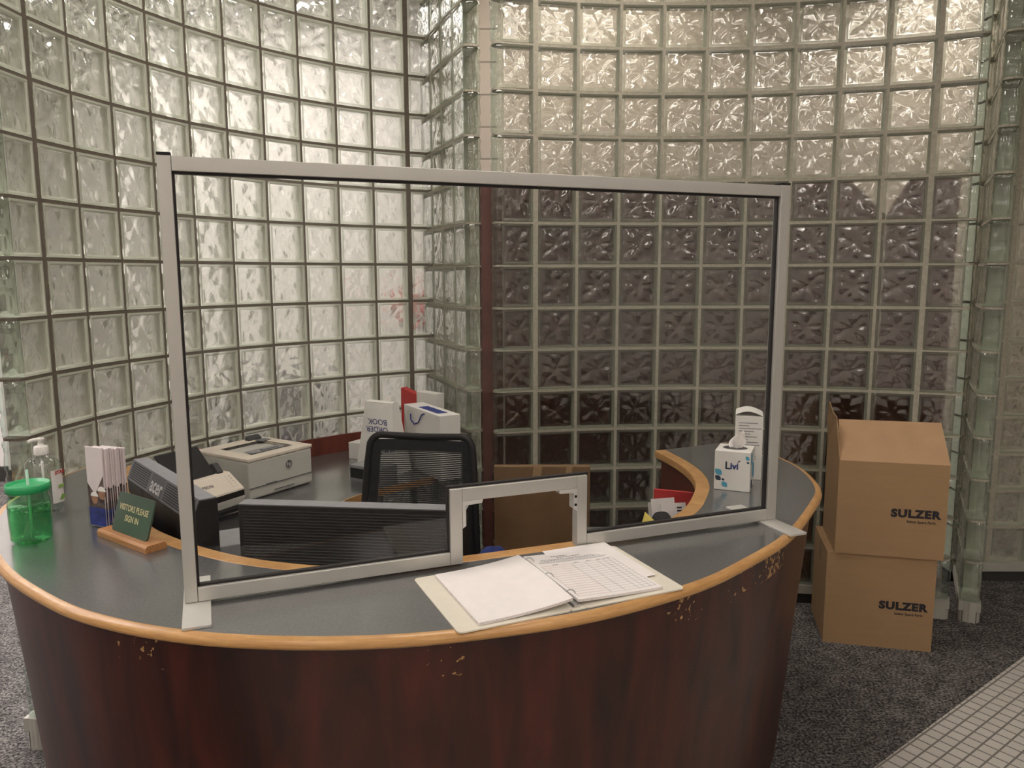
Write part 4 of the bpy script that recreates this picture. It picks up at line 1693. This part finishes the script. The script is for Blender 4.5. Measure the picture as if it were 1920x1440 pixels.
# ------------------------------------------------------------------ things in the right bay, under the counter
b = MB()
b.prism([(-.040, .0), (.035, 0), (.032, .09), (.015, .110), (-.025, .108), (-.040, .08)], 'y', -.05, .05)
tag(b.build('pouch', 'fabric_black', bevel=.015, seg=3, at=(.525, 2.60, DT)), 'black pouch on the low desk beside the inner counter edge', 'pouch')
for k, (x, y, rz, ti) in enumerate(((.545, 2.66, .25, -.25), (.575, 2.635, .1, -.32), (.535, 2.70, .4, -.15))):
    b = MB()
    b.box((-.045, -.001, 0), (.045, .001, .145 - .01 * k))
    if k == 1:
        for q in range(4):
            b.box((.012, -.0016, .082 + q * .011), (.030, -.001, .088 + q * .011), 1)
    o = tag(b.build('badge_card', ['paper', 'ink'], at=(x, y, DT), recalc=False),
            ['white paper card leaning behind the black pouch', 'white card with a column of bold black marks beside the inner counter edge', 'rearmost white paper card in front of the red folder'][k], 'card')
    o.rotation_euler = (ti, 0, rz)
b = MB()
b.box((-.07, -.006, 0), (.07, .006, .155))
o = tag(b.build('folder', 'red', bevel=.002, at=(.585, 2.745, DT)), 'red folder standing against the dark red inner panel', 'folder')
o.rotation_euler = (0, 0, -.35)
b = MB()
b.grid(lambda uu, vv: (.075 * (uu - .5), .0 + .02 * vv * vv, .075 * vv), 5, 8)
o = tag(b.build('sticky_note', 'yellow', at=(.375, 2.13, CT - .052)), 'yellow sticky note curling up over the inner counter edge', 'note')
o.rotation_euler = (-.2, .75, .35)

# ------------------------------------------------------------------ tissue box and carton on the right of the counter
tb = thing('tissue_box', 'white cube tissue box with blue leaf print on the right of the counter', 'tissue box', (.664, 2.493, CT), math.atan2(2.447 - 2.493, .77 - .664))
S = .114
TBH = .132
b = MB()
b.box((0, 0, 0), (S, S, TBH))
b.build('carton', 'white_card', tb, bevel=.0025)
b = MB()
sp_ = Vector((S / 2, S / 2, TBH))
b.add([(S / 2 + .040 * math.cos(a), S / 2 + .030 * math.sin(a), TBH + .0006) for a in np.linspace(0, 2 * PI, 28, endpoint=False)], [tuple(range(28))])
b.build('opening', 'dark_grey', tb)


def tis(uu, vv):
    a = (uu - .5)
    w_ = .016 + .012 * math.sin(min(1, vv * 1.15) * PI)
    return (S / 2 + a * 2 * w_ + .014 * vv, S / 2 + .014 * math.sin(uu * 7 + vv * 3) * (.4 + vv), TBH - .005 + .062 * vv * (1 - .35 * abs(a - .12)) + .004 * math.sin(9 * uu))


b = MB()
b.grid(tis, 16, 10)
b.build('tissue', 'tissue', tb)
b = MB()


def leaf(cx, cz, w_, h_, mi, face=0):
    P = []
    n = 7
    r = min(w_, h_) * .55
    for (qx, qz, sgn) in ((1, 1, 0), (-1, 1, 1), (-1, -1, 0), (1, -1, 1)):
        if sgn:
            P.append((cx + qx * w_ / 2, cz + qz * h_ / 2))
        else:
            ccx, ccz = cx + qx * (w_ / 2 - r), cz + qz * (h_ / 2 - r)
            a0 = {(1, 1): 0, (-1, -1): PI}[(qx, qz)]
            P += [(ccx + r * math.cos(a0 + PI / 2 * k / n), ccz + r * math.sin(a0 + PI / 2 * k / n)) for k in range(n + 1)]
    if face == 0:
        b.add([(x, -.0006, z) for x, z in P], [tuple(range(len(P)))[::-1]], mi)
    else:
        b.add([(S + .0006, x, z) for x, z in P], [tuple(range(len(P)))], mi)


leaf(.014, .060, .022, .020, 0)
leaf(.013, .040, .018, .016, 1)
leaf(.029, .036, .009, .007, 1)
leaf(.034, .020, .018, .018, 0)
leaf(.104, .112, .012, .013, 0)
leaf(.106, .098, .008, .006, 1)
leaf(.030, .105, .045, .040, 0, 1)
leaf(.075, .060, .060, .050, 0, 1)
leaf(.040, .020, .040, .030, 1, 1)
b.build('leaf_pattern', ['teal', 'navy', 'ink_blue'], tb, recalc=False)
b = MB()
text_mb(b, 'L', .034, (.042, -.0006, .083), (1, 0, 0), (0, 0, 1), 1, bold=.0010)
text_mb(b, 'ivi', .030, (.0635, -.0006, .0825), (1, 0, 0), (0, 0, 1), 2, bold=.0010)
b.add([(.072, -.0008, .096), (.078, -.0008, .097), (.0835, -.0008, .104), (.077, -.0008, .102)], [(0, 1, 2, 3)], 1)
b.build('lettering', ['teal', 'navy', 'ink_blue'], tb, recalc=False)

tc_ = thing('carton', 'tall white carton printed with fine text, behind the tissue box', 'box', (.767, 2.628, CT), math.atan2(2.605 - 2.628, .845 - .767))
b = MB()
b.box((0, 0, 0), (.092, .115, .221))
b.build('box_body', 'white_card', tc_, bevel=.002)
b = MB()
b.grid(lambda uu, vv: (.001 + .09 * uu, .115 * vv, .221 + .018 * math.sin(PI * min(1, uu * .9 + .1)) * .9), 10, 4)
b.build('top_flap', 'white_card', tc_)
b = MB()
for k in range(17):
    z = .196 - k * .0095
    l = [.062, .035, .075, .05, .04, .06, .03, .066, .07, .045, .05, .035, .06, .06, .04, .055, .03][k]
    b.box((.012, -.0006, z), (.012 + l, 0, z + .0025))
for k in range(7):
    b.add([(-.0006, .115 * t_, .10 - .045 * t_ ** .6 - k * .006 + q) for t_, q in [(t, 0) for t in np.linspace(0, 1, 8)] + [(t, .0016) for t in np.linspace(1, 0, 8)]], [tuple(range(16))])
b.build('print', 'ink_grey', tc_, recalc=False)
b = MB()
b.box((-.05, -.012, 0), (.05, .012, .055))
o = tag(b.build('carton', 'cardboard', bevel=.001, at=(.955, 2.80, CT)), 'small brown carton peeking out behind the tall white carton', 'box')
o.rotation_euler = (0, 0, 1.2)
b = MB()
b.tube([(.90, 2.95, CT + .003), (.93, 2.93, CT + .03), (.96, 2.92, CT + .012), (.97, 2.90, CT + .003)], .0018, 8)
tag(b.build('cable', 'white_plastic'), 'thin white cord curling on the counter at the right wall', 'cable')


# ------------------------------------------------------------------ two shipping boxes on the carpet
def ship_box(loc, rz, W_, D_, H_, label):
    t = thing('shipping_box', label, 'box', loc, rz)
    b = MB()
    k = .003
    b.box((0, 0, 0), (W_, D_, k))
    b.box((0, 0, k), (W_, k, H_))
    b.box((0, D_ - k, k), (W_, D_, H_))
    b.box((0, k, k), (k, D_ - k, H_))
    b.box((W_ - k, k, k), (W_, D_ - k, H_))
    b.build('box_body', 'cardboard', t)
    b = MB()
    text_mb(b, 'SULZER', .047, (W_ * .72, -.0004, H_ * .47), (1, 0, 0), (0, 0, 1), 0, bold=.0028, sx=1.10, space=1.13)
    text_mb(b, 'Sulzer Spare Parts', .0165, (W_ * .775, -.0004, H_ * .47 - .034), (1, 0, 0), (0, 0, 1), 0, bold=.0003, sx=.95)
    b.build('print', 'ink', t, recalc=False)
    return t


r1 = math.atan2(-.104, .436)
bx1 = ship_box((1.405, 3.333, 0), r1, .448, .37, .422, 'closed brown shipping box on the carpet, under the open box')
b = MB()
b.box((0, 0, .422), (.448, .184, .426))
b.box((0, .186, .422), (.448, .37, .426))
b.build('flap', 'cardboard', bx1)
b = MB()
b.box((-.0008, .15, .33), (.0, .21, .422))
b.build('tape_strip', 'tape', bx1)
r2 = math.atan2(3.21 - 3.315, 1.857 - 1.434)
BW2 = .440
bx2 = ship_box((1.430, 3.318, .4265), r2, BW2, .36, .420, 'open brown shipping box with raised flaps, stacked on the closed box')
H2 = .420
b = MB()      # front flap folded up and leaning back
q0, q1 = Vector((0, 0, H2)), Vector((0, .155, H2 + .155))
th_ = Vector((0, .002, -.002)) * 1.0
V = [(0, 0, H2), (BW2, 0, H2), (BW2 - .006, .155, H2 + .155), (.012, .155, H2 + .155)]
V2 = [(x, y + .0022, z - .0022) for x, y, z in V]
b.add(V + V2, [(0, 1, 2, 3), (7, 6, 5, 4), (0, 4, 5, 1), (1, 5, 6, 2), (2, 6, 7, 3), (3, 7, 4, 0)])
b.build('flap', 'cardboard_lit', bx2)
b = MB()      # left flap standing up
V = [(0, 0, H2), (0, .36, H2), (-.006, .36, H2 + .13), (-.022, .22, H2 + .225), (-.018, .12, H2 + .19), (-.012, .06, H2 + .18)]
V2 = [(x + .003, y, z) for x, y, z in V]
n = len(V)
b.add(V + V2, [tuple(range(n)), tuple(range(2 * n - 1, n - 1, -1))] + [(k, (k + 1) % n, n + (k + 1) % n, n + k) for k in range(n)])
b.build('flap', 'cardboard', bx2)
b = MB()      # right flap pushed in under the front one
V = [(BW2, .02, H2), (BW2, .34, H2), (BW2 - .14, .34, H2 - .10), (BW2 - .14, .02, H2 - .10)]
V2 = [(x - .002, y, z - .0022) for x, y, z in V]
b.add(V + V2, [(0, 1, 2, 3), (7, 6, 5, 4), (0, 4, 5, 1), (1, 5, 6, 2), (2, 6, 7, 3), (3, 7, 4, 0)])
b.build('flap', 'cardboard_lit', bx2)
